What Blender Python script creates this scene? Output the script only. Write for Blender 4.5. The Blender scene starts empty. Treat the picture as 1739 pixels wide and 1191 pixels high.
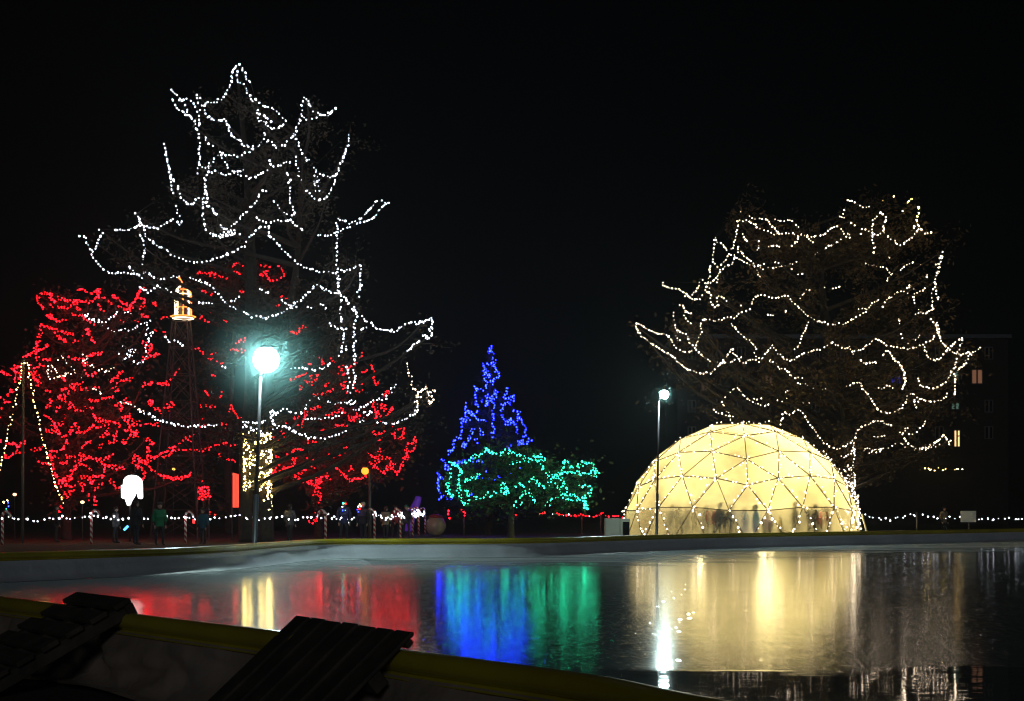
import bpy, bmesh, math, random
from mathutils import Vector, Matrix
random.seed(7)
R = math.radians
S = bpy.context.scene
COL = S.collection

# ------------------------------------------------------------------ camera, sky, fill light, exposure
F = 2400.0                       # focal length in photograph pixels (1739 wide)
CX, HY, CZ = 869.5, 870.0, 1.4   # principal column, horizon row, eye height
cam = bpy.data.objects.new('camera', bpy.data.cameras.new('camera'))
COL.objects.link(cam); S.camera = cam
cam.location = (0, 0, CZ); cam.rotation_euler = (R(90), 0, 0)
cam.data.sensor_width = 36; cam.data.lens = 36 * F / 1739
cam.data.shift_y = (HY - 595.5) / 1739
cam.data.clip_end = 3000; cam.data.clip_start = 0.05

FILL_EL, FILL_AZ = 16.0, 178.0   # low weak fill light, added behind the camera to brighten the rink wall
W = bpy.data.worlds.new('World'); S.world = W; W.use_nodes = True
wn = W.node_tree.nodes; wl = W.node_tree.links
sky = wn.new('ShaderNodeTexSky'); sky.sky_type = 'NISHITA'; sky.sun_disc = False
sky.sun_elevation = R(FILL_EL); sky.sun_rotation = R(FILL_AZ)
wn['Background'].inputs['Strength'].default_value = 0.0001
wl.new(sky.outputs[0], wn['Background'].inputs['Color'])
sun = bpy.data.objects.new('moonlight', bpy.data.lights.new('moonlight', 'SUN'))  # 'moonlight' is the added weak fill light
COL.objects.link(sun)
sun.data.energy = 0.14; sun.data.angle = R(10); sun.data.color = (0.86, 0.93, 1.0)
ldir = Vector((math.sin(R(FILL_AZ)) * math.cos(R(FILL_EL)), math.cos(R(FILL_AZ)) * math.cos(R(FILL_EL)), math.sin(R(FILL_EL))))
sun.rotation_euler = (-ldir).to_track_quat('-Z', 'Y').to_euler()
S.view_settings.view_transform = 'Standard'; S.view_settings.look = 'None'
S.cycles.filter_width = 1.2; S.cycles.volume_step_rate = 0.4
S.view_settings.exposure = 0.0; S.view_settings.gamma = 1.0

# ------------------------------------------------------------------ helpers
def at(px, py, d):
    return Vector(((px - CX) * d / F, d, CZ - (py - HY) * d / F))
def ground_at(px, d):
    return Vector(((px - CX) * d / F, d, 0.0))

def mat(name, col, rough=0.6, emit=None, strength=0.0, noise=None, metal=0.0, bump=None, spec=0.5):
    m = bpy.data.materials.new(name); m.use_nodes = True
    nt = m.node_tree; b = nt.nodes['Principled BSDF']
    b.inputs['Base Color'].default_value = (*col, 1)
    b.inputs['Roughness'].default_value = rough
    b.inputs['Metallic'].default_value = metal
    b.inputs['Specular IOR Level'].default_value = spec
    if emit:
        b.inputs['Emission Color'].default_value = (*emit, 1)
        b.inputs['Emission Strength'].default_value = strength
    tc = None
    if noise or bump:
        tc = nt.nodes.new('ShaderNodeTexCoord')
    if noise:                                     # (scale, second colour)
        n = nt.nodes.new('ShaderNodeTexNoise'); n.inputs['Scale'].default_value = noise[0]
        n.inputs['Detail'].default_value = 5
        nt.links.new(tc.outputs['Object'], n.inputs['Vector'])
        r = nt.nodes.new('ShaderNodeValToRGB')
        r.color_ramp.elements[0].position = 0.35; r.color_ramp.elements[1].position = 0.68
        r.color_ramp.elements[0].color = (*col, 1); r.color_ramp.elements[1].color = (*noise[1], 1)
        nt.links.new(n.outputs['Fac'], r.inputs['Fac'])
        nt.links.new(r.outputs['Color'], b.inputs['Base Color'])
    if bump:                                      # (scale, distance)
        n2 = nt.nodes.new('ShaderNodeTexNoise'); n2.inputs['Scale'].default_value = bump[0]
        n2.inputs['Detail'].default_value = 6
        nt.links.new(tc.outputs['Object'], n2.inputs['Vector'])
        bp = nt.nodes.new('ShaderNodeBump'); bp.inputs['Distance'].default_value = bump[1]
        nt.links.new(n2.outputs['Fac'], bp.inputs['Height'])
        nt.links.new(bp.outputs['Normal'], b.inputs['Normal'])
    return m

def link(name, bm, m=None, parent=None, smooth=False):
    me = bpy.data.meshes.new(name)
    if isinstance(bm, bmesh.types.BMesh):
        bm.normal_update(); bm.to_mesh(me); bm.free()
    else:
        v, f = bm; me.from_pydata([tuple(p) for p in v], [], f); me.update()
    if m: me.materials.append(m)
    if smooth:
        for p in me.polygons: p.use_smooth = True
    o = bpy.data.objects.new(name, me); COL.objects.link(o)
    if parent: o.parent = parent
    return o
def tag(o, label=None, cat=None, group=None, kind=None):
    if label: o['label'] = label
    if cat: o['category'] = cat
    if group: o['group'] = group
    if kind: o['kind'] = kind
    return o
def empty(name, label, cat, group=None, loc=(0, 0, 0)):
    o = bpy.data.objects.new(name, None); COL.objects.link(o); o.location = loc
    return tag(o, label, cat, group)

def box(bm, c, s, rot=None):
    M = Matrix.Translation(c) @ (rot.to_4x4() if rot else Matrix.Identity(4)) @ Matrix.Diagonal((*s, 1))
    return bmesh.ops.create_cube(bm, size=1, matrix=M)
def tube(bm, pts, radii, n=8, cap=True):
    pts = [Vector(p) for p in pts]
    if not isinstance(radii, (list, tuple)): radii = [radii] * len(pts)
    rings = []; up = Vector((0.13, 0.31, 0.94)).normalized()
    for i, p in enumerate(pts):
        a = pts[max(i - 1, 0)]; b = pts[min(i + 1, len(pts) - 1)]
        t = (b - a); t = t.normalized() if t.length > 1e-9 else Vector((0, 0, 1))
        if abs(t.dot(up)) > 0.97: u = t.cross(Vector((1, 0, 0)))
        else: u = t.cross(up)
        u.normalize(); v = t.cross(u)
        rings.append([bm.verts.new(p + radii[i] * (math.cos(2 * math.pi * k / n) * u + math.sin(2 * math.pi * k / n) * v)) for k in range(n)])
    for i in range(len(rings) - 1):
        for k in range(n):
            bm.faces.new((rings[i][k], rings[i][(k + 1) % n], rings[i + 1][(k + 1) % n], rings[i + 1][k]))
    if cap and n > 2:
        bm.faces.new(rings[0][::-1]); bm.faces.new(rings[-1])
def lathe(bm, prof, c, n=24):
    rings = []
    for r, z in prof:
        rings.append([bm.verts.new((c[0] + r * math.cos(2 * math.pi * k / n), c[1] + r * math.sin(2 * math.pi * k / n), c[2] + z)) for k in range(n)])
    for i in range(len(rings) - 1):
        for k in range(n):
            bm.faces.new((rings[i][k], rings[i][(k + 1) % n], rings[i + 1][(k + 1) % n], rings[i + 1][k]))
    bm.faces.new(rings[0][::-1]); bm.faces.new(rings[-1])
def catmull(pts, n=8, closed=False):
    out = []; m = len(pts)
    rng = range(m) if closed else range(m - 1)
    for i in rng:
        g = (lambda k: pts[k % m]) if closed else (lambda k: pts[min(max(k, 0), m - 1)])
        p0, p1, p2, p3 = g(i - 1), g(i), g(i + 1), g(i + 2)
        for k in range(n):
            t = k / n
            out.append(0.5 * (2 * p1 + (p2 - p0) * t + (2 * p0 - 5 * p1 + 4 * p2 - p3) * t * t + (3 * p1 - p0 - 3 * p2 + p3) * t ** 3))
    if not closed: out.append(pts[-1])
    return out
def dup(o, parent=None):
    c = o.copy(); COL.objects.link(c)
    if parent: c.parent = parent
    for ch in o.children: dup(ch, c)
    return c

# ------------------------------------------------------------------ materials
M = {}
M['bark'] = mat('bark', (0.025, 0.019, 0.014), 0.9, noise=(6, (0.05, 0.038, 0.028)), bump=(14, 0.03))
M['leaf_brown'] = mat('brown_leaf', (0.04, 0.028, 0.008), 0.7, noise=(2.5, (0.075, 0.042, 0.010)))
M['leaf_dark'] = mat('dark_leaf', (0.04, 0.042, 0.016), 0.7, noise=(2.0, (0.075, 0.055, 0.02)))
M['leaf_bare'] = mat('dry_twig', (0.045, 0.036, 0.022), 0.8, noise=(1.5, (0.075, 0.055, 0.03)))
M['needle'] = mat('needle', (0.02, 0.04, 0.024), 0.7, noise=(3, (0.04, 0.065, 0.035)))
M['leaf_green'] = mat('green_leaf', (0.03, 0.055, 0.02), 0.6, noise=(3, (0.06, 0.085, 0.03)))
M['wire'] = mat('cable', (0.012, 0.02, 0.014), 0.5)
M['pole'] = mat('grey_pole', (0.10, 0.085, 0.095), 0.55, noise=(3, (0.07, 0.06, 0.068)))
M['dark_metal'] = mat('dark_metal', (0.03, 0.03, 0.035), 0.4)
M['steel'] = mat('steel', (0.11, 0.10, 0.085), 0.5, noise=(2, (0.07, 0.065, 0.055)))
M['yellow'] = mat('yellow_cap', (0.60, 0.50, 0.018), 0.36, noise=(0.9, (0.40, 0.31, 0.018)), bump=(5, 0.008))
M['yellow'].node_tree.nodes['Principled BSDF'].inputs['Coat Weight'].default_value = 0.8
M['yellow'].node_tree.nodes['Principled BSDF'].inputs['Coat Roughness'].default_value = 0.10
M['white_pl'] = mat('white_sheet', (0.72, 0.74, 0.80), 0.42, noise=(0.5, (0.55, 0.57, 0.62)), bump=(1.2, 0.10))
M['skirt_pl'] = mat('loose_sheet', (0.42, 0.33, 0.27), 0.22, noise=(0.9, (0.24, 0.18, 0.13)), bump=(2.0, 0.05))  # brown tint puts the warm light into the pale sheet's colour
M['wood'] = mat('dark_wood', (0.045, 0.036, 0.028), 0.6, noise=(5, (0.10, 0.08, 0.06)), bump=(30, 0.004))
M['grass'] = mat('grass', (0.022, 0.032, 0.010), 0.95, noise=(0.7, (0.045, 0.05, 0.016)), bump=(9, 0.08))
M['skin'] = mat('skin', (0.5, 0.32, 0.24), 0.6)
M['trouser'] = mat('trouser', (0.02, 0.022, 0.03), 0.85)
M['box_white'] = mat('cabinet_white', (0.7, 0.68, 0.55), 0.5, noise=(2, (0.6, 0.58, 0.47)))
M['sign_white'] = mat('sign_white', (0.75, 0.76, 0.72), 0.5)
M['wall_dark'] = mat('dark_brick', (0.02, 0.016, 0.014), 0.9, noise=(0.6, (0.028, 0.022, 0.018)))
M['pane_dark'] = mat('dark_pane', (0.01, 0.012, 0.015), 0.08)
M['frame_w'] = mat('window_frame', (0.12, 0.1, 0.09), 0.6)
def glow(name, c, s): return mat(name, (0.1, 0.1, 0.1), 0.4, emit=c, strength=s)
BULBS = {'white': ((0.82, 0.87, 1.0), 14), 'warm': ((1.0, 0.79, 0.56), 11), 'gold': ((1.0, 0.70, 0.20), 34), 'red': ((1.0, 0.003, 0.007), 27),
         'blue': ((0.008, 0.016, 1.0), 42), 'green': ((0.018, 0.85, 0.42), 20)}
for k, (c, s) in BULBS.items():
    M['b_' + k] = glow('bulb_' + k, c, s); M['b_' + k + '_dim'] = glow('weak_bulb_' + k, c, s * 0.22)

def bulb_mesh(name, m):
    bm = bmesh.new(); bmesh.ops.create_icosphere(bm, subdivisions=1, radius=1.0)
    for v in bm.verts: v.co.z *= 1.25
    me = bpy.data.meshes.new(name); bm.to_mesh(me); bm.free(); me.materials.append(m)
    for p in me.polygons: p.use_smooth = True
    return me
BM_ = {k[2:]: bulb_mesh('bulb', m) for k, m in M.items() if k.startswith('b_')}
BULB_SIZE = 0.62

N_BULB = 0
def light_string(label, colour, polys, group, rad=0.05, step=0.21, jit=0.05, joined=True, doubled=False, mixed=None, name='light_string'):
    """One string: its cable is the top-level mesh, each bulb a child (past 100 the rest are one part)."""
    global N_BULB
    rad *= BULB_SIZE
    bm = bmesh.new(); spots = []; cable = []
    if doubled:                       # the string winds out along a branch and back again
        o_ = Vector((random.gauss(0, .05), random.gauss(0, .05), random.gauss(0, .05)))
        polys = [q for P in polys for q in (P, [p + o_ + Vector((random.gauss(0, .06), random.gauss(0, .1), random.gauss(0, .06))) for p in reversed(P)])]
    for P in polys:
        if len(P) == 1:
            spots.append(P[0]); cable.append(P[0]); continue
        Q = [p + Vector((random.gauss(0, .4), random.gauss(0, .4), random.gauss(0, .4))) * jit for p in P]
        if joined: cable += Q
        else: tube(bm, Q, 0.009, 3, cap=False)
        carry = random.random() * step * 0.5
        for a, b in zip(Q, Q[1:]):
            L = (b - a).length; t = carry
            while t < L:
                j = Vector((random.gauss(0, 1), random.gauss(0, 1), random.gauss(0, 1))) * jit
                spots.append(a.lerp(b, t / L) + j); t += step * random.uniform(0.7, 1.3)
            carry = t - L
    if joined and len(cable) > 1: tube(bm, cable, 0.009, 3, cap=False)
    o = link(name, bm, M['wire']); tag(o, label, 'light string', group)
    big = spots
    if len(spots) > 100:
        random.shuffle(spots); big = spots[:100]
        bm = bmesh.new()
        for p in spots[100:]:
            s = rad * random.choice((0.7, 0.85, 1.0, 1.2))
            bmesh.ops.create_icosphere(bm, subdivisions=1, radius=1.0, matrix=Matrix.Translation(p) @ Matrix.Diagonal((s, s, s * 1.25, 1)))
        r = link('bulbs', bm, M['b_' + colour], o, True); r['kind'] = 'stuff'
    for p in big:
        c = colour if not mixed else random.choice(mixed)
        if random.random() < 0.28: c += '_dim'
        b = bpy.data.objects.new('bulb', BM_[c]); COL.objects.link(b); b.parent = o
        b.location = p; s = rad * random.choice((0.7, 0.85, 1.0, 1.2)); b.scale = (s, s, s)
        b.rotation_euler = (random.uniform(-.9, .9), random.uniform(-.9, .9), 0)
    N_BULB += len(spots)
    return o

CROPS = {'c1': (0, 80, 2.835), 'c2': (350, 80, 2.8357), 'c3': (0, 460, 4.9633), 'c4': (0, 700, 4.7633), 'c5': (250, 420, 4.58),
         'c6': (250, 680, 4.58), 'c7': (480, 460, 4.9633), 'c8': (480, 680, 4.7633), 'd1': (720, 570, 3.3088), 'd3': (1250, 690, 4.961),
         'd4': (1440, 600, 3.6087), 'd5': (1060, 320, 3.7206), 'd6': (1350, 320, 3.7206), 'e5': (1040, 600, 2.4878), 'p': (0, 0, 1.0)}
def survey(text):
    """Surveyed runs: 'frame x,y x,y | x,y ...' -> list of runs in photograph coordinates."""
    out = []; key = 'p'
    for run in text.replace('\n', ' ').split('|'):
        w = run.split()
        if not w: continue
        if w[0] in CROPS: key = w[0]; w = w[1:]
        ox, oy, s = CROPS[key]; pts = []
        for a in w:
            x, y = a.split(','); pts.append((ox + float(x) / s, oy + float(y) / s))
        if pts: out.append(pts)
    return out

# ------------------------------------------------------------------ surveyed light strings
TALL = [
 ('cool white light string crossing over the highest tip of the tall tree', 'white',
  'c1 1000,268 1045,262 1070,243 1085,225 1095,210 1110,185 1118,155 1128,105 1132,88 1145,90 | c2 140,100 155,125 145,140 155,170 178,185 195,210 212,235 225,265 240,250 265,275 290,295 320,300 345,315 365,335 385,355 375,372 355,385 340,400 310,390 290,380 280,360 255,355 248,325 250,300 | c2 158,85 175,95 185,125 195,155 215,180 | 255,330 280,330 300,345 315,362'),
 ('cool white light string bunched on the horn shaped branch tip of the tall tree', 'white',
  'c1 818,210 835,215 852,228 865,252 885,262 895,290 905,320 945,365 | 825,235 838,270 850,300 875,305 890,318 905,330 920,345 | 865,258 905,252 930,272 945,295 960,320 | 948,232 965,245 955,270 975,290 985,275 1005,265 | 880,315 895,325 915,345'),
 ('cool white light string dropping straight down from the horn shaped branch tip', 'white',
  'c1 960,300 955,340 965,375 945,395 955,430 962,470 958,510 965,540 957,570 950,605 | 985,310 1000,335 1025,350 1060,348 1080,345 1100,375 1105,405 1125,435 | 985,430 995,455 1020,468 1040,478 | c2 105,372 110,405 130,435 155,450 185,472 215,485 240,480 265,460 280,430 278,412'),
 ('cool white light string climbing to the small two pointed branch near the summit', 'white',
  'c2 285,455 310,452 330,480 360,482 390,465 410,440 430,410 440,380 455,345 462,305 462,265 468,242 485,250 500,285 520,305 550,325 575,322 600,318 627,300 | 470,340 490,348 520,348 535,340 | 545,325 580,330 610,320 | 425,440 445,465 455,490 465,520 485,540 500,550 | 410,435 425,415 435,440'),
 ('cool white light string hanging in a steep U from the upright sickle shaped branch', 'white',
  'c2 430,520 432,560 445,590 455,630 465,665 485,690 500,715 525,733 555,735 580,720 600,700 605,675 620,655 628,615 640,575 655,540 670,510 685,470 690,430 680,425 | 515,580 535,595 550,610 580,628 605,625 625,610 | 530,600 520,635 522,670 530,690 | 535,620 540,650 545,690 | 660,530 672,500 680,460'),
 ('cool white light string curving down a thin outer branch of the tall tree', 'white',
  'c1 790,462 800,490 800,525 808,560 815,590 820,630 825,660 828,690 838,715 | 810,600 830,635 850,662 855,690 870,710 880,740 910,762 930,760 945,725 970,725 985,740 | 843,755 850,780 855,800 865,825 875,855 | 820,838 838,825 870,860'),
 ('cool white light string in two shallow loops through the upper crown of the tall tree', 'white',
  'c2 70,508 100,518 150,525 185,518 215,505 240,485 | 5,600 20,570 35,540 65,508 85,545 105,575 135,600 160,620 205,630 240,628 265,612 290,592 320,575 350,570 390,552 420,560 | 10,600 50,600 85,615 125,615 150,605 180,600 215,592 | 300,545 310,568 330,575 | c1 965,575 1000,578 1015,555'),
 ('cool white light string with a deep loop in the middle of the tall crown', 'white',
  'c1 1000,600 988,630 990,660 985,700 978,740 972,800 975,835 990,870 1015,900 1050,915 1085,908 1130,898 | 985,750 1005,770 1025,790 1045,812 | 1060,860 1090,880 1130,885 | c2 290,698 258,700 240,750 212,775 185,805 155,825 135,855 95,882 60,915 25,908 | 70,858 100,885 140,895 180,900 | 60,915 100,905 150,900'),
 ('cool white light string zigzagging down the middle of the tall crown', 'white',
  'c2 385,600 400,630 405,685 400,720 405,745 415,768 432,805 | 330,740 355,775 375,800 410,808 435,805 | 240,825 270,840 295,848 335,840 375,838 405,832 425,855 450,870 475,885 | 0,670 5,765 30,780 50,812'),
 ('cool white light string shaped like a pair of lips on a long side branch', 'white',
  'c2 530,908 575,910 600,900 635,890 665,880 700,865 | 628,820 650,832 685,845 720,850 755,840 790,830 825,800 850,765 878,745 850,748 820,738 795,770 765,805 740,828 700,848'),
 ('cool white light string falling plumb from the lip shaped loop to the red lit tree', 'white',
  'c2 630,850 635,880 628,930 628,1000 630,1050 635,1110 635,1185 | c7 465,40 470,80 470,140 460,180 488,205 490,260 495,295 485,345 490,405 497,455 508,505 515,560 515,580 497,645 490,685 455,728 | 530,640 525,670 535,690'),
 ('cool white light string hooked round the outermost low branch of the tall tree', 'white',
  'c1 380,905 405,915 418,945 435,980 450,1015 465,1040 480,1055 520,1080 545,1093 575,1085 600,1090 640,1095 660,1070 685,1045 690,1005 700,970 690,935 675,915 668,885 | 480,878 495,893 475,920 468,950 455,970 440,985 | 655,805 668,825 680,850 670,880'),
 ('cool white light string swagging widest across the front of the tall crown', 'white',
  'c1 550,882 590,885 635,875 670,860 690,850 | 680,850 720,868 765,875 790,855 820,838 | 690,860 705,910 735,935 765,962 795,975 820,998 860,1015 900,1030 950,1035 1000,1030 1040,1018 1085,1005 1130,980 | c2 100,1000 145,980 180,960 195,925 225,905 245,880 270,868 290,865'),
 ('cool white light string sloping down from mid crown to a square corner branch', 'white',
  'c2 300,860 308,905 345,945 380,985 420,1022 445,1045 475,1062 525,1075 580,1085 620,1088 655,1078 700,1070 735,1050 | 735,1050 750,1055 742,1090 740,1140 735,1185 | c7 655,10 655,40 650,90 660,130 635,180 645,232'),
 ('cool white light string passing just above the lit lantern tower', 'white',
  'c1 620,1060 650,1090 685,1110 | 685,1082 715,1082 725,1100 770,1115 810,1120 850,1105 880,1100 915,1110 960,1130 1005,1140 1030,1170 | 670,1150 690,1170 715,1180 740,1165 765,1150 795,1160 830,1180 | c5 405,250 465,285 500,300 520,335 565,380 605,425 640,455 690,480'),
 ('cool white light string looping above the bright round lamp', 'white',
  'c5 745,505 780,515 805,543 835,545 875,530 900,550 940,548 1000,530 1020,525 1075,490 1120,470 1155,430 | c7 60,310 110,268 145,260 170,230 190,205 205,180 235,175 260,150 265,122 310,110 330,135 345,160 375,160 400,185 430,188 460,182 490,205 520,230 555,255 555,288 590,325 620,300 | c5 865,320 905,348 940,365 | 405,432 450,437 480,432 515,440 | 650,418 685,408 725,388 | 1045,410 1075,440 1120,460 1170,468'),
 ('cool white light string reaching along the lowest far branch and doubling back at its end', 'white',
  'c7 590,330 620,345 610,375 640,388 670,390 685,425 710,435 740,445 755,470 800,485 840,500 880,510 905,500 940,510 970,500 990,480 1020,462 1055,440 1095,440 1135,452 1165,425 1185,435 1215,415 1255,400 1262,430 1262,465 1250,490 1240,510 1255,525 1245,545 1215,570 1195,540 1165,570 1135,605 1110,615 1080,645 1065,668 1035,685 | 1200,540 1225,560 1235,575 1205,575 1220,560'),
 ('cool white light string beside the plumb one, running down into the red bulbs', 'white',
  'c7 620,350 620,410 610,435 590,465 610,475 605,555 615,590 600,612 600,650 610,675 612,710 598,730 605,770 598,825 595,848 608,885 610,905 595,935 590,960 580,1000 | 665,505 690,480 715,480 | 545,810 540,845 555,885 560,930 555,965 560,1010 585,1040 | 205,310 230,305 262,308 | 310,290 335,288 365,315 355,345 | 385,430 410,455 440,460 460,490 505,490 540,490'),
 ('light string balled into a knot on a drooping branch beside the blue conifer', 'warm',
  'c7 1052,772 1050,795 1050,830 1062,878 1082,895 1085,955 1100,985 1115,1005 1140,1030 1130,1055 1135,1105 1130,1140 1140,1165 1120,1190 | 1130,1050 1150,1070 1175,1055 | 1150,1025 1180,1005 1220,985 1200,965 | 1215,1025 1250,1020 1285,1005 1280,1000 | 1230,1050 1262,1055 1275,1085 1255,1110 1235,1120 1215,1070 1225,1095 1250,1115 1240,1100'),
 ('cool white light string woven through the red lit tree top by the round lamp', 'white',
  'c7 75,820 110,830 165,815 220,828 265,840 300,832 335,828 380,800 380,790 415,775 | 220,1095 250,1090 265,1062 295,1065 325,1080 355,1098 405,1108 445,1118 490,1110 545,1115 565,1090 600,1110 625,1095 | 560,1100 580,1130 600,1110 620,1130 | 590,1170 625,1168 650,1160 655,1150 685,1150 720,1125 760,1100 790,1090 815,1078 840,1100 | 840,1045 870,1060 875,1090 | 945,958 930,985 915,1000 918,1030'),
 ('lowest cool white light string sagging across the red lit tree beside the wrapped trunk', 'white',
  'c8 175,155 210,155 255,152 305,150 350,143 405,140 455,122 490,105 | 0,213 45,220 75,245 110,262 150,270 175,290 210,298 250,300 310,315 355,305 400,300 435,285 470,268 515,250 | 555,220 590,205 620,185 655,165 | 655,90 680,100 715,105 690,125 720,120 | 765,175 815,180 840,190 885,188 930,178 965,158 995,150 1035,122 1065,105 1080,90 1095,65 1085,40 1085,10'),
 ('cool white light string knotted round the fork just above the wrapped trunk', 'white',
  'c6 745,160 775,170 820,175 850,175 885,170 920,165 950,160 | 740,215 770,190 800,220 820,240 860,225 880,250 900,270 950,265 920,255 | 955,90 960,115 975,80 1000,110 955,135 975,155 985,180 | 745,185 760,205 790,210 | 1000,110 1050,90 1080,70 1110,95 1150,105 1190,100 1220,70 1240,40 | 990,190 1050,205 1080,205 1115,228 1155,250 1215,265 1255,280 | 980,230 1000,215 970,160 960,140'),
 ('cool white light string drooping between the lattice tower and the wrapped trunk', 'white',
  'c4 1140,0 1185,20 1225,35 1255,60 1310,72 1360,80 1425,105 | c6 10,112 35,120 60,140 85,155 120,165 165,172 | 220,192 255,190 275,205 320,205 365,200 400,195 440,203 500,190 550,180 | c5 145,700 175,735 215,722 265,750 285,772 | 570,930 620,940'),
]
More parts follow.
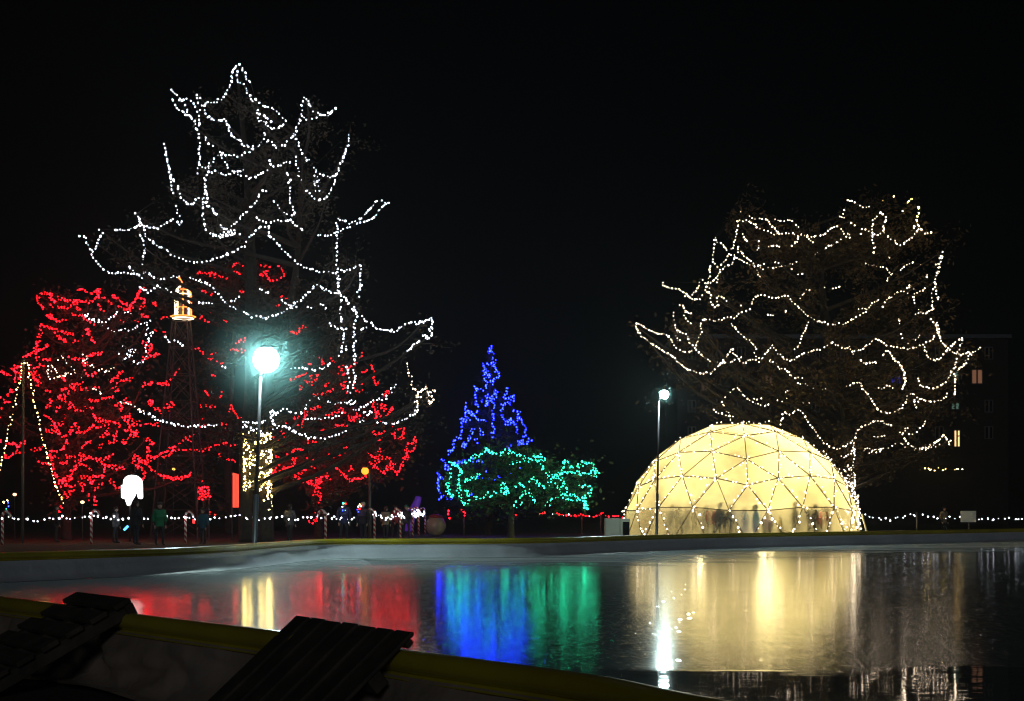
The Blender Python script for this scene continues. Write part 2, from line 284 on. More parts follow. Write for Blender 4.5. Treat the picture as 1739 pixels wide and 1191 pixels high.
ORCH = [
 ('soft white light string outlining the stepped crown edge over the dome', 'warm',
  'd5 720,203 718,240 712,270 705,310 695,350 690,380 655,390 635,375 610,345 580,335 572,305 | 735,148 737,152 | 570,325 565,380 558,430 560,465 580,490 600,515 625,510 650,495 685,475 700,450 690,430 665,410 650,440 630,465 612,495 | 545,490 540,545 532,580 525,605'),
 ('soft white light string running level along the flat top of the wide tree', 'warm',
  'd5 725,203 770,205 790,205 815,225 835,245 865,262 910,272 950,290 1000,290 1045,280 1085,290 1130,298 1175,300 1225,300 1260,290 | 785,178 840,195 875,195 910,202 920,222 935,245 965,270 990,290 | 945,195 990,208 1035,200 1060,210 1075,222 1105,248 | 1105,295 1090,340 1060,360 | 1150,285 1165,320 1205,352'),
 ('soft white light string on a thin branch pointing away high over the glowing dome', 'warm',
  'd5 525,605 490,580 475,605 460,645 430,670 405,680 370,655 340,638 300,635 275,625 248,612 235,592 | 540,600 570,580 600,545 605,520 | 590,570 588,605 | 390,680 420,700 450,705 480,692 500,670 | 510,650 530,660 545,685 550,720 575,760 588,735 585,700 600,675 630,690 660,712 | 520,620 545,645'),
 ('soft white light string sagging gently across the upper half of the wide tree', 'warm',
  'd5 720,370 710,400 735,400 760,430 790,455 815,470 830,490 850,495 875,480 905,475 | 690,420 715,440 745,460 790,482 830,495 865,510 900,502 950,502 1020,490 1060,478 1100,462 1140,440 1185,418 1225,408 1262,400 | 835,500 845,530 855,560 850,550 | 745,290 765,325 778,355 | 845,335 855,375 825,398 | 910,372 960,360 990,372'),
 ('soft white light string tangled low on an outer branch of the wide tree', 'warm',
  'd5 340,735 375,745 385,775 400,780 425,800 | 390,775 410,790 430,795 | 310,780 315,830 320,870 335,900 330,940 345,970 350,955 | 385,780 385,820 400,840 430,862 | 345,905 375,910 400,930 410,970 430,995 | 325,875 345,915'),
 ('long soft white light string from the outermost tip up over the wide crown', 'warm',
  'd5 75,855 95,852 115,870 145,885 170,905 210,915 250,918 275,930 295,945 305,970 320,995 340,1020 375,1040 415,1032 445,1015 460,975 480,940 490,900 485,870 490,830 540,830 575,840 620,830 650,815 700,818 730,790 770,778 800,750 810,710 830,685 860,670 890,675 920,685 965,688 1000,682 1035,682'),
 ('soft white light string forming the lowest deep curve beyond the lamp beside the dome', 'warm',
  'd5 75,870 92,905 115,940 150,965 190,990 225,1015 260,1040 300,1055 325,1085 360,1115 400,1145 450,1160 500,1172 545,1168 575,1145 605,1120 630,1080 655,1055 670,1020 685,1010 690,1045 710,1060 730,1095 755,1110 785,1090 815,1080 850,1100 880,1065 910,1025 935,990'),
 ('soft white light string with short dips above the dome apex', 'warm',
  'd5 455,1015 480,1050 515,1072 555,1092 610,1105 655,1105 685,1085 720,1075 750,1065 | 670,855 705,885 720,908 755,940 790,960 820,985 830,1015 820,1040 845,1070 870,1080 | 1165,845 1150,880 1135,920 1115,965 1100,1000 1070,1028 | 915,1085 950,1120 990,1140 1035,1155 1060,1190'),
 ('soft white light string dipping in one broad bowl across the centre of the wide tree', 'warm',
  'd5 1035,682 1055,710 1080,735 1105,760 1140,790 1180,818 1215,832 1260,850 | d6 150,840 200,855 260,862 310,858 355,835 400,810 440,785 470,755 500,720 540,700 | 500,735 510,770 | 405,770 440,755 | 550,755 570,720 600,690 640,665 680,650 720,630 725,612 750,640 780,660 805,650 822,620 | 710,670 725,695 | 760,660 755,700 760,728'),
 ('soft white light string in short broken runs deep inside the wide crown', 'warm',
  'd5 1115,700 1130,665 1150,640 1185,640 | 905,800 945,798 | 1010,780 1035,772 | 725,745 740,740 | d6 180,628 183,630 | 240,632 275,630 297,618 | 410,1090 455,1105 515,1100 | 160,1155 163,1157 | 215,1098 218,1100 | d5 1055,512 1058,514 | 1100,545 1130,545 | 955,470 975,472 | d6 480,690 483,692'),
 ('soft white light string curled in an open ring near the top of the wide tree', 'warm',
  'd6 190,285 220,255 270,240 295,265 310,290 340,310 360,322 | 330,275 345,300 | 285,175 310,185 305,150 315,130 | 330,78 355,80 385,95 420,112 460,122 488,108 | 350,220 378,242 | 405,290 430,255 465,265 490,285 520,300 555,280 565,240 575,205 570,170 540,150 520,180 495,205 488,245 490,285 490,330 505,370 490,412 | 470,300 500,290 510,300 485,275'),
 ('golden light string at the topmost corner of the wide tree', 'gold',
  'd6 740,60 720,85 705,100 | 785,245 770,200 785,150 775,110 | 680,135 690,158 | 755,235 740,270 | 785,240 795,265 | 555,80 558,82 | 625,50 627,52'),
 ('soft white light string draped from the open ring out to the golden corner bulbs', 'warm',
  'd6 560,285 590,295 610,325 640,350 675,360 700,335 735,315 760,285 785,250 800,270 830,292 870,275 | 595,385 595,430 595,465 | 665,520 695,492 740,470 | 795,480 805,490 | 830,570 835,540'),
 ('soft white light string arched across the upper middle of the wide crown', 'warm',
  'd6 0,465 40,445 80,425 120,415 170,400 210,400 250,395 290,380 320,372 350,390 370,420 410,445 450,475 490,485 530,498 565,495 590,515 615,542 590,560 575,602 | 195,378 230,365 260,345 300,320 | 0,345 25,315'),
 ('soft white light string hanging straight down the outer edge facing the dark flats', 'warm',
  'd6 930,400 930,440 920,470 890,490 910,515 900,550 885,585 890,620 895,655 895,690 910,710 | 870,630 865,680 870,740 880,765 850,770 825,795 790,785 750,800 | 785,765 800,790 | 925,420 910,480 895,540 | 900,690 905,705'),
 ('long wavy soft white light string across the lower middle of the wide crown', 'warm',
  'd5 935,990 950,1015 975,1045 1005,1075 1035,1085 1070,1085 1105,1065 1140,1035 1200,1030 | d6 100,1032 150,1020 190,1005 235,975 265,985 290,1010 340,1012 385,1028 430,1020 460,990 510,948 555,975 600,995 650,1010 700,1015 750,1008 790,995 820,980 860,965 885,940 | 345,990 355,1025 370,1048'),
 ('thick doubled light string leading out along the longest bough of the wide tree', 'warm',
  'd6 855,820 880,850 905,880 910,930 930,975 960,1000 985,1030 1050,1050 1090,1045 1130,1040 1165,1005 1180,1010 | 895,840 910,890 915,950 | 860,825 890,860 908,905 | 1090,1060 1085,1100 1050,1130 1030,1145 | 985,1000 1015,970 | 1085,1040 1100,1035 1120,1050'),
 ('soft white light string bowl shaped under the longest bough of the wide tree', 'warm',
  'd6 655,820 665,870 675,930 690,970 710,990 730,950 770,955 785,920 790,950 | 815,1000 830,1040 855,1075 890,1092 920,1075 950,1040 975,1010 1020,970 1060,945 1055,980 1040,1010 1030,1045 1020,1090 1000,1130 985,1165 | 550,1065 580,1020 600,1035 620,1075 655,1105 680,1140 690,1165 695,1190'),
 ('soft white light string hooked like a crescent in front of the lit windows', 'warm',
  'd4 425,150 445,195 480,210 525,218 560,205 600,180 630,130 640,105 665,70 665,20 | 735,30 720,65 690,95 670,100 | 655,130 655,190 660,230 645,268 | 660,140 658,170 | 445,200 470,205'),
 ('soft white light string around the blue lit window of the dark flats', 'warm',
  'd4 70,45 115,65 175,55 | 265,10 280,35 312,62 335,95 350,125 350,170 340,210 325,225 | 185,218 215,212 250,200 285,222 | 350,130 345,180'),
 ('soft white light string dropping in a long V below the blue lit window', 'warm',
  'd4 610,240 605,265 580,285 545,292 505,300 470,290 435,275 400,245 375,250 365,280 345,305 325,340 300,355 262,368 220,362 190,345 165,325 150,295 130,265 110,240 90,220 80,190 50,180 0,210 | 435,300 405,290 420,330'),
 ('soft white light string curling along the lowest bough next to the bright doorway', 'warm',
  'd4 315,460 325,490 345,525 375,555 415,585 450,580 490,575 530,560 555,530 585,498 605,525 625,555 630,530 | 335,490 355,460 372,450 | 365,495 400,495 418,485 | 440,455 465,435 475,408 | 400,590 440,595 490,585 540,568 580,545'),
 ('soft white light string in small scallops where the lowest bough leaves the trunk', 'warm',
  'd4 40,525 50,485 70,465 85,440 120,440 150,420 185,415 220,420 240,435 270,438 | 160,515 195,510 230,505 | 90,600 110,580 145,595 180,590 215,580 | 125,615 190,608 220,585 | 250,580 275,570 300,545 330,555 355,580'),
 ('soft white light string rising like a hump behind the flat dome top', 'warm',
  'e5 425,238 450,255 475,262 505,265 515,258 | 500,290 495,265 480,240 465,210 470,195 490,175 515,155 530,148 545,165 560,185 580,200 610,215 640,225 665,215 690,200 710,195 725,212 735,190 735,165 760,145 785,125 | 595,192 630,195 | 740,75 750,95 770,105 800,103 | 665,28 710,65 | 805,208 845,208'),
 ('soft white light string level with the small lamp, ending at the V shaped drop', 'warm',
  'e5 785,125 815,130 840,145 880,155 920,150 960,145 1000,140 1020,128 1045,125 1065,150 1075,170'),
 ('soft white light string swooping from the dome shoulder to the wrapped trunk', 'warm',
  'e5 705,305 715,280 725,250 745,260 765,250 785,235 805,250 820,280 840,310 870,345 890,375 920,395 960,402 990,390 1010,375 1030,350 | 965,435 985,438 1010,420 1025,400 1020,370 | 1015,470 1025,440 1025,410 | 1018,390 1022,430'),
]
REDL = [
 ('red light string arched in a hoop at the top corner of the bushy red tree', 'red',
  'c3 360,320 340,295 318,250 315,205 345,185 385,182 415,190 440,190 | 415,190 430,220 450,250 470,270 | 420,220 420,265 420,305 | 475,210 510,232 550,242 600,255 640,245 700,258 745,252 790,238 820,222 825,190 820,150 805,175 750,182 715,160 680,148 655,160'),
 ('red light string looping under the hoop shaped corner of the bushy red tree', 'red',
  'c3 490,300 530,315 580,310 605,300 640,285 630,325 665,325 | 385,375 415,370 440,385 415,395 455,408 480,430 520,430 545,410 570,398 | 600,355 630,370 690,380 710,400 750,430 790,450 | 645,250 640,235 635,260'),
 ('red light string along the crown of the bushy red tree next to the lantern', 'red',
  'c3 835,290 850,330 880,350 | 870,230 905,240 935,270 | 945,205 975,222 1005,242 1020,270 1060,285 1110,290 1130,262 1145,240 1160,200 1170,170 1210,140 1240,160 | 980,300 1040,305 1055,320 1115,310 1115,295 | 1040,320 1110,330 | 1175,310 1210,290 1230,250 1185,235 | 1290,275 1320,275 | 960,360 990,415 1040,430 1080,405 | 1135,430 1155,420 | 1190,375 1215,360 1245,390'),
 ('thick white light string slung in a hammock shape across the bushy red tree', 'white',
  'c3 690,358 740,362 715,385 740,405 780,415 820,408 850,430 880,435 910,418 935,395 965,375 990,345 1030,350 1060,345 1090,350 1125,370 | 740,400 820,450 860,468 905,490 950,510 1000,500 1045,490 1080,505 1110,490 1145,485 1165,455 1200,445 1240,440 1270,420 | 720,375 760,410 800,420 840,425'),
 ('white light string dropping beside the lattice tower into a knot on the bushy red tree', 'white',
  'c3 1240,440 1245,495 1235,545 1285,520 1255,575 1245,610 1225,635 1240,690 1225,730 1215,770 1180,778 1150,780 1125,755 | 1050,630 1040,655 1075,670 1110,665 1145,655 1130,685 1085,680 1060,710 1120,715 1050,745 1015,755 1020,775 | 1005,685 1005,705'),
 ('white light string curled like a snail shell low on the bushy red tree', 'warm',
  'c3 400,802 435,805 470,835 485,860 450,850 390,830 400,850 410,880 425,910 450,915 475,905 490,885 540,885 565,865 600,865 | 690,710 735,730 740,745 690,760 740,785 780,810 820,838 860,832 890,852 925,832 955,825 975,800 | 485,755 515,725 545,742 560,775 590,795 625,840 655,870 700,915 | 785,990 840,1010 860,1030 | 915,1068 965,1070 | 995,1105 1040,1110 1085,1122 1110,1130 1150,1160 1190,1180 1225,1190'),
 ('red light string stepping down the outer edge of the bushy red tree', 'red',
  'c3 345,465 380,470 | 420,460 420,490 465,490 515,510 545,525 580,535 620,540 | 340,490 340,530 320,565 310,605 310,650 305,685 275,690 245,715 200,725 190,760 | 310,660 360,655 380,630 415,620 | 305,690 305,745 300,785 | 470,525 500,565 530,595 560,605 | 610,600 640,590 675,580 | 700,545 735,535 720,510 740,495 760,515 | 770,575 790,605'),
 ('red light string balled up at the peak of the light pole', 'red',
  'c3 0,845 30,865 65,885 95,890 | 90,830 125,800 155,805 130,830 100,840 120,860 150,860 130,885 115,915 125,945 150,915 | 240,820 300,825 340,800 350,790 | 260,860 290,885 280,905 320,915 330,945 300,970 | 285,840 300,870 300,930 | 250,850 270,870 290,860'),
 ('red light string twisted through the heart of the bushy red tree', 'red',
  'c3 375,745 430,750 | 600,740 650,740 690,735 700,760 720,780 750,770 | 760,720 785,695 815,690 855,695 | 710,790 720,850 740,875 775,880 805,860 | 500,880 540,910 560,930 | 385,1010 440,1008 | 520,995 560,980 610,955 650,950 690,940 700,965 | 560,1000 580,1020 570,1040 | 600,990 640,985 690,1000 720,985 750,995 | 475,1065 510,1055 545,1055 555,1075 500,1075 | 420,1090 460,1098 | 745,1095 800,1090 860,1075 910,1065 950,1055 | 800,990 850,985'),
 ('red light string beyond the two gold lit guy lines', 'red',
  'c3 30,1100 60,1110 80,1115 | 60,1060 80,1030 120,1025 | 0,1165 25,1170 | 0,1070 12,1080 | c4 0,50 20,10 | 70,260 130,265 150,285 160,255 195,255 220,238 | 35,365 75,370 100,345 140,325 190,330 | 265,320 340,295 | 0,230 15,235'),
 ('red light string crossing the gap between the bushy red tree and the lattice tower', 'red',
  'c3 930,930 960,910 985,880 1000,850 1040,850 | 940,935 980,945 1020,930 1075,915 1100,930 | 930,1000 970,990 1005,1005 990,1020 940,1005 | 960,1145 1000,1130 1030,1150 1020,1180 990,1160 | 1040,1090 1090,1130 1045,1120 | 1195,975 1240,945 1270,970 | 1330,945 1380,965 1415,960 1440,930 | 1240,1110 1290,1095 1275,1130 | 1320,1170 1360,1180 | 1410,1160 1440,1130 1455,1110 | 1200,610 1230,635 1265,640 1270,670 1240,695 | 1190,760 1260,720 1305,718 1330,710'),
 ('red light string wound on the inner branches below the snail shaped white knot', 'red',
  'c3 390,1155 430,1140 | 470,1180 515,1155 | 580,1155 600,1115 640,1180 690,1185 | 710,1130 740,1160 780,1175 | c4 370,40 400,45 420,75 445,90 420,105 455,120 470,105 500,105 525,75 540,40 530,25 | 370,160 420,165 450,140 470,180 510,200 540,190 575,180 575,145 600,150 | 545,230 545,255 515,295 490,315 440,320 410,325 400,355 420,380 440,355 460,375'),
 ('red light string bunched in a cluster above the white glowing sign', 'red',
  'c4 600,85 620,115 640,130 | 620,155 680,160 720,140 745,105 | 760,110 790,125 830,100 860,90 880,75 | 745,10 765,45 790,50 830,55 870,70 910,80 940,90 975,95 970,120 | 870,130 860,165 830,190 800,190 | 975,30 1000,50 1040,20 1050,55 1010,60 1030,90 1060,110 1090,75 1130,70 | 1170,95 1210,100 1270,88 | 1000,145 1040,130 1070,160 1110,150 1080,185 1120,190 1050,180 1030,215 980,235 1000,240 | 1060,165 1090,160 1075,175'),
 ('red light string trailing over the white glowing sign to a star shaped knot', 'red',
  'c4 960,155 920,190 930,220 890,230 860,245 | 665,280 690,260 705,238 740,250 | 800,268 835,262 | 1185,205 1210,225 1245,250 1215,265 1185,290 1210,305 1190,340 1185,365 | 1060,415 1090,370 1105,350 1130,375 1150,405 1170,390 1210,375 1250,365 1270,360 | 1095,430 1120,440 1110,415 | 1120,380 1140,400 1120,410 1150,380 | 1140,440 1155,475 1185,490 1170,510 1150,540'),
 ('red light string swagging low between the legs of the lattice tower', 'red',
  'c4 1170,400 1195,435 1225,460 1265,495 1305,510 1350,530 1390,535 1429,535 | c6 75,575 115,590 160,600 210,608 260,602 300,590 330,575 350,560 | c4 1300,335 1345,330 1365,295 1415,290 1400,315 1350,350 1310,365'),
 ('red light string level across the lower boughs of the bushy red tree', 'red',
  'c4 640,320 690,345 720,360 760,365 | 530,350 570,358 630,355 680,345 | 480,410 520,415 550,410 530,390 | 600,400 640,390 660,380 | 590,465 610,435 640,430 665,415 695,430 730,450 | 775,380 830,375 860,365 890,345 930,335 | 780,390 830,410 855,430 890,435 930,430 965,445 1010,448 | 845,460 840,480 820,515 | 900,430 930,445 940,435'),
 ('red light string coiled down the short trunk of the bushy red tree', 'red',
  'c4 310,395 340,415 390,410 430,420 440,450 445,490 460,520 500,530 540,530 580,520 575,540 530,555 490,560 470,580 | 480,545 520,560 500,570 | 590,465 585,500 570,530 | 490,600 540,605 610,600 | 520,640 560,640 600,635 | 510,665 550,660 575,655 | 520,690 560,685 | 490,755 490,775 | 460,820 500,810 530,820 510,835 | 410,340 425,370 415,395'),
 ('red light string hanging off the bushy red tree beside the white glowing sign', 'red',
  'c4 650,525 700,525 745,525 735,550 765,555 730,570 755,575 735,585 | 770,525 830,510 | 640,555 650,590 700,595 | 665,600 670,635 655,655 | 720,660 725,700 | 765,630 800,605 845,580 | 765,690 765,730 765,765 | 880,545 910,580 935,605 975,620'),
]
REDM = [
 ('red light string high in the far tree behind the tall tree, in two squared loops', 'red',
  'c5 405,200 430,205 480,215 500,200 540,200 480,220 520,230 560,235 600,232 630,240 | 670,185 665,150 680,125 720,135 760,150 800,130 | 670,185 710,200 735,235 765,268 | 875,135 910,150 955,158 940,180 935,215 900,200 885,228 935,225 945,260 990,265 1025,245 1060,225 1055,185 1050,155 1015,145'),
 ('red light string in faint short runs next to the lit lantern', 'red',
  'c5 400,360 440,330 470,345 515,360 | 715,350 765,345 795,338 | 420,540 450,565 490,578 530,565 575,560 600,540 605,580 640,570 | 630,485 680,495 780,490 | 490,510 530,498 | 40,435 75,430 | 115,560 160,540 | 60,635 75,655 | 140,655 145,700 | 320,768 370,785 400,785 430,820'),
 ('red light string in scattered sparks to one side of the bright round lamp', 'red',
  'c5 490,838 540,835 | 470,870 510,870 | 540,895 590,890 605,915 | 640,795 680,800 710,805 745,820 780,805 | 690,750 725,728 755,712 | 255,940 215,985 185,1040 | 85,1060 120,1070 160,1070 | 500,990 525,1005 | 450,1125 480,1160 | 555,1175 580,1140 | 20,770 25,800 5,825 15,850 60,850 90,835'),
 ('red light string above and beyond the bright round lamp, half hidden by its glare', 'red',
  'c5 1040,380 1100,410 | 1130,360 1145,330 | 1035,455 1010,465 | 1105,545 1125,535 | 1115,655 1165,670 1190,655 1205,630 | c7 75,190 95,155 | 65,510 120,530 160,500 165,465 185,485'),
 ('red light string stretched from the lattice tower to the wrapped trunk', 'red',
  'c6 100,415 150,410 190,395 215,370 240,350 265,320 300,290 340,280 360,270 | 310,310 360,320 | 110,440 150,435 200,400 230,380 280,385 330,385 375,390 420,380 480,378 520,355 545,335 580,330 615,330 650,345 690,350 | 0,440 60,445 100,415 | 550,415 575,435 | 615,460 650,465 685,470'),
 ('red light string dotted through the dark between lattice tower and wrapped trunk', 'red',
  'c6 0,15 40,40 | 85,75 110,78 | 155,60 185,35 195,15 | 385,45 440,30 480,50 525,28 | 640,70 655,40 670,70 685,105 705,130 740,130 | 395,195 430,150 435,130 | 575,178 615,188 | 390,620 425,632 | 480,870 525,880'),
]
REDR = [
 ('red light string on the near boughs next to the wrapped trunk', 'red',
  'c6 965,285 985,300 1030,305 1055,290 1060,265 1045,235 | 1030,140 1060,100 1060,140 1075,170 | 975,430 1020,440 1060,460 1090,435 1120,405 1150,380 1185,365 1220,385 1185,400 1160,420 1150,450 1135,490 1110,515 | 950,600 965,570 1000,560 1040,540 1080,520 1110,515 1135,540 1160,565 1190,575 1240,535 1250,500 1280,490 1270,460 1320,470 | 1150,580 1200,615 1240,635 1270,650 1310,650 | 985,545 1020,490'),
 ('red light string clustered high in the tree with the red coiled trunk', 'red',
  'c7 180,770 215,790 240,800 | 300,735 325,740 325,770 340,805 | 405,760 430,790 470,805 500,830 520,850 545,855 | 400,750 425,755 | 460,860 490,865 515,885 | 545,830 575,805 600,790 630,755 655,735 675,700 | 490,975 520,955 510,990 530,1000 490,1000 520,1020 480,1020 545,1030 | 620,960 665,958 | 600,985 625,1015 665,1020 | 410,770 450,800 490,825'),
 ('red light string on a lone upright twig in the tree with the red coiled trunk', 'red',
  'c7 665,855 695,845 735,830 | 745,780 760,825 770,880 775,920 785,950 815,935 | 750,790 765,840'),
 ('red light string wound just under the bright round lamp', 'red',
  'c7 40,885 60,910 65,960 | 110,905 150,885 185,875 220,875 235,900 | 105,915 150,890 185,930 225,945 | 245,940 280,910 295,875 325,875 | 250,965 280,970 | 340,965 375,950 395,945 | 260,1030 300,1035 350,1030 385,1020 400,1005 | 145,970 155,1010 | 150,1160 190,1150 215,1165 250,1150 320,1160'),
 ('red light string on the fork beside the drooping white branch end', 'red',
  'c7 845,1040 875,1010 890,1005 860,1030 | 780,1100 760,1130 780,1170 820,1140 870,1140 830,1165 | 905,1175 930,1145 | c8 525,125 545,150 580,145 600,110 620,130 650,140 | 740,150 760,120 745,90 770,100 800,140 830,125 860,95 890,50 875,80 | 800,30 830,50 | 795,170 795,210 | 600,100 590,140 560,130 | 760,140 790,150'),
 ('red light string in an S curve under the sagging white string', 'red',
  'c8 0,105 30,130 70,150 105,145 130,155 | 150,65 180,80 180,125 165,165 160,195 145,210 | 200,85 240,80 300,65 | 340,120 380,125 410,110 460,95 500,100 | 380,230 410,260 410,240 440,205 480,205 510,220 | 290,250 330,245 | 190,330 240,340 290,350 310,375 320,405 340,430 365,455 400,470 430,470 460,450 485,415 495,380 520,380 550,392 | 605,380 635,382 | 200,320 230,340'),
 ('red light string doubled along the bough that leaves the red coiled trunk', 'red',
  'c8 0,480 40,450 60,440 100,400 130,380 175,400 140,420 115,440 100,480 85,520 55,545 15,545 | 55,545 80,580 110,595 140,600 170,585 | 100,600 130,635 175,660 230,675 290,670 | 190,550 215,520 210,480 240,490 | 230,520 240,545 270,555 | 60,550 90,580'),
 ('red light string looped beside the orange street lamp', 'red',
  'c8 315,600 320,575 345,555 385,535 410,548 440,550 465,570 485,600 470,625 440,640 400,635 375,620 350,615 365,595 | 485,600 510,615 540,640 600,635 650,625 690,605 | 540,575 560,550 545,535 | 560,560 590,555'),
 ('red light string coiled tightly round a slim trunk', 'red',
  'c8 250,625 300,640 320,615 310,665 260,680 300,690 250,735 300,710 250,765 300,765 290,830 310,790 | 265,640 300,660 265,700 295,740 285,800 | 205,990 240,990 270,975 280,950 | 270,915 300,895'),
 ('red light string ringed into a zigzag above the orange street lamp', 'red',
  'c8 680,430 715,440 725,470 750,455 775,430 775,385 790,420 | 690,500 735,510 770,480 810,460 865,465 880,500 860,520 840,560 800,580 770,545 740,530 735,545 | 710,445 740,465'),
 ('red light string along the far drooping bough that points at the blue conifer', 'red',
  'c8 880,500 910,520 885,545 910,580 940,580 960,540 965,515 980,480 1005,440 995,400 1010,350 1050,350 1080,335 1065,300 | 1070,360 1060,400 1010,410 | 985,480 1010,470 | 740,240 735,270 780,280 800,275 830,245 | 740,295 780,320 800,300 | 850,265 890,265 900,290 930,315 975,300 985,265 985,225 950,240 925,225 890,215 | 990,400 1000,470 | 975,250 985,290'),
]
BLUE = [
 ('blue light string crowning the pointed tip of the conifer', 'blue',
  'd1 365,105 378,70 390,105 375,90 | 378,66 380,70 | 385,130 398,145 370,165 395,170 410,205 425,205 415,235 390,250 395,270 375,255 | 340,160 345,200 340,225 345,245 358,260 355,285 | 365,200 375,225 360,235 | 345,175 348,215 | 405,195 420,215'),
 ('blue light string hanging in plumb rows down the middle of the conifer', 'blue',
  'd1 335,300 300,305 285,285 | 295,310 290,350 292,385 305,398 | 325,355 325,385 | 350,330 355,360 350,395 375,360 385,330 410,315 412,345 395,365 395,400 385,430 388,470 380,500 400,525 382,545 390,570 | 360,340 380,355 365,375 | 355,285 335,300'),
 ('blue light string looped on the conifer side that faces the glowing dome', 'blue',
  'd1 465,295 458,325 448,345 470,355 490,340 505,365 480,380 455,382 440,395 432,430 435,460 455,485 485,488 490,470 465,475 | 500,425 530,435 525,460 545,470 555,490 575,515 565,545 558,575 550,600 525,615 | 525,465 505,500 518,520 515,548 | 530,590 555,605 595,582 | 460,630 490,618 | 470,350 495,375 | 540,600 560,600'),
 ('blue light string tracing the conifer side that faces the red lit tree', 'blue',
  'd1 235,385 235,415 260,435 280,455 300,470 345,478 | 240,430 240,480 210,470 215,510 208,550 | 275,450 295,430 | 275,515 272,550 250,570 245,600 235,625 215,605 205,630 | 315,525 325,570 | 290,575 300,605 | 215,555 205,580 175,575 160,605 155,640 135,655 | 210,475 225,490 | 145,650 150,640 | 215,615 240,610 225,630'),
 ('blue light string round the low skirt of the conifer, behind the green bulbs', 'blue',
  'd1 95,690 115,715 125,745 140,760 145,735 | 75,770 90,785 82,830 78,870 95,880 | 110,805 88,790 | 75,925 95,915 105,900 | 135,915 160,918 | 170,725 200,720 230,705 | 260,695 290,710 320,715 350,715 | 290,800 310,800 360,805 395,805 425,800 | 505,780 560,745 | 415,880 440,870 | 265,880 270,895 | 335,860 355,870 | 490,965 505,968 | 120,735 135,750 | 80,790 84,860 | 240,905 260,900 | 655,900 660,902 | 350,765 354,768 | 545,780 549,778'),
]
GREEN = [
 ('green light string bundled upright at the end of the spreading tree by the conifer', 'green',
  'd1 145,690 155,715 185,730 205,745 215,770 210,790 190,820 200,850 190,880 205,915 220,955 245,940 255,905 245,875 215,870 | 150,745 145,790 140,820 135,860 140,890 170,900 | 150,790 140,850 145,880 | 195,800 195,850'),
 ('green light string edging the rounded top of the spreading tree', 'green',
  'd1 225,730 260,705 280,690 310,680 345,650 365,640 375,660 400,665 440,668 475,655 500,660 520,670 545,680 580,690 610,690 640,675 675,690 | 480,715 530,715 580,712 620,700 660,712 | 350,640 365,655 | 615,670 635,690 660,680'),
 ('green light string down the diagonal bough in the middle of the spreading tree', 'green',
  'd1 610,670 650,695 660,720 665,750 685,775 705,800 730,815 760,835 780,870 770,890 745,905 710,925 685,955 | 590,820 600,800 625,810 640,835 670,850 690,830 690,805 | 590,855 590,885 610,915 625,940 | 700,795 735,790 | 695,935 730,910'),
 ('green light string forming two ears on the boughs next to the glowing dome', 'green',
  'd1 730,785 760,775 800,768 840,770 880,775 930,780 965,765 990,775 965,795 | 785,775 785,725 795,705 815,715 830,740 860,760 885,740 880,715 910,712 945,725 965,740 960,770 | 720,810 740,790 770,800 | 945,775 975,780'),
 ('green light string hanging lowest over the red fence string', 'green',
  'd1 870,840 905,845 930,830 935,860 930,890 905,905 880,915 850,900 815,885 795,860 780,830 775,800 | 790,920 830,920 880,925 905,940 910,985 920,955 900,920 | 735,830 760,860 785,890 830,900 870,915 | 895,910 915,945 905,975'),
 ('green light string scalloped along the underside of the spreading tree', 'green',
  'd1 430,865 445,825 460,845 475,870 480,885 445,885 420,885 395,880 370,900 345,910 315,915 285,905 | 510,850 545,840 565,850 575,880 550,905 535,920 505,955 | 290,800 310,775 325,768 | 230,810 260,800 290,800 | 445,850 470,880 430,880 | 245,890 260,905'),
]

# ------------------------------------------------------------------ ground, rink wall, ice
bm = bmesh.new()
bmesh.ops.create_grid(bm, x_segments=40, y_segments=40, size=300)
for v in bm.verts: v.co.y += 270
g = link('ground', bm, M['grass']); tag(g, kind='structure')

V2 = lambda x, y: Vector((x, y, 0))
RIM = [V2(-4.9, 13.5), V2(-3.0, 11.2), V2(-1.5, 9.45), V2(-0.58, 8.2), V2(0.38, 7.0), V2(0.95, 5.95), V2(2.4, 3.9), V2(6, 1.6), V2(13, 0.2), V2(23, 2.5),
       V2(34, 12), V2(42, 32), V2(44, 55), V2(39, 70), V2(32, 73.5), V2(25.7, 70), V2(19.5, 64), V2(12.8, 58), V2(7.3, 53), V2(3.9, 48.6), V2(0.55, 44),
       V2(-3, 43), V2(-5.6, 42.2), V2(-6.5, 38), V2(-6.9, 34.8), V2(-7.9, 31.5), V2(-10.3, 28), V2(-12.6, 24.5), V2(-12, 20.8), V2(-8.2, 17.2)]
rim = catmull(RIM, 10, closed=True)
NR = len(rim)
area = sum(rim[i].x * rim[(i + 1) % NR].y - rim[(i + 1) % NR].x * rim[i].y for i in range(NR))
nrm = []
for i in range(NR):
    t = (rim[(i + 1) % NR] - rim[i - 1]).normalized()
    n = Vector((-t.y, t.x, 0)) * (1 if area > 0 else -1)     # points into the rink
    nrm.append(n)
ICE_Z, TOP = 0.02, 0.60
wall = empty('rink_wall', 'low rink wall of white sheeting with a rounded yellow cap', 'rink wall')
def sweep(name, prof, m, parent, wob=None):
    """prof: list of (offset inward, z)"""
    bm = bmesh.new(); rings = []
    for i in range(NR):
        row = []
        for k, (o, z) in enumerate(prof):
            p = rim[i] + nrm[i] * o; p.z = z
            if wob: p = wob(p, k, i)
            row.append(bm.verts.new(p))
        rings.append(row)
    for i in range(NR):
        a, b = rings[i], rings[(i + 1) % NR]
        for k in range(len(prof) - 1):
            f = (a[k], a[k + 1], b[k + 1], b[k])
            bm.faces.new(f)
    bmesh.ops.recalc_face_normals(bm, faces=bm.faces)
    return link(name, bm, m, parent, True)
from mathutils import noise as mn
prof = []
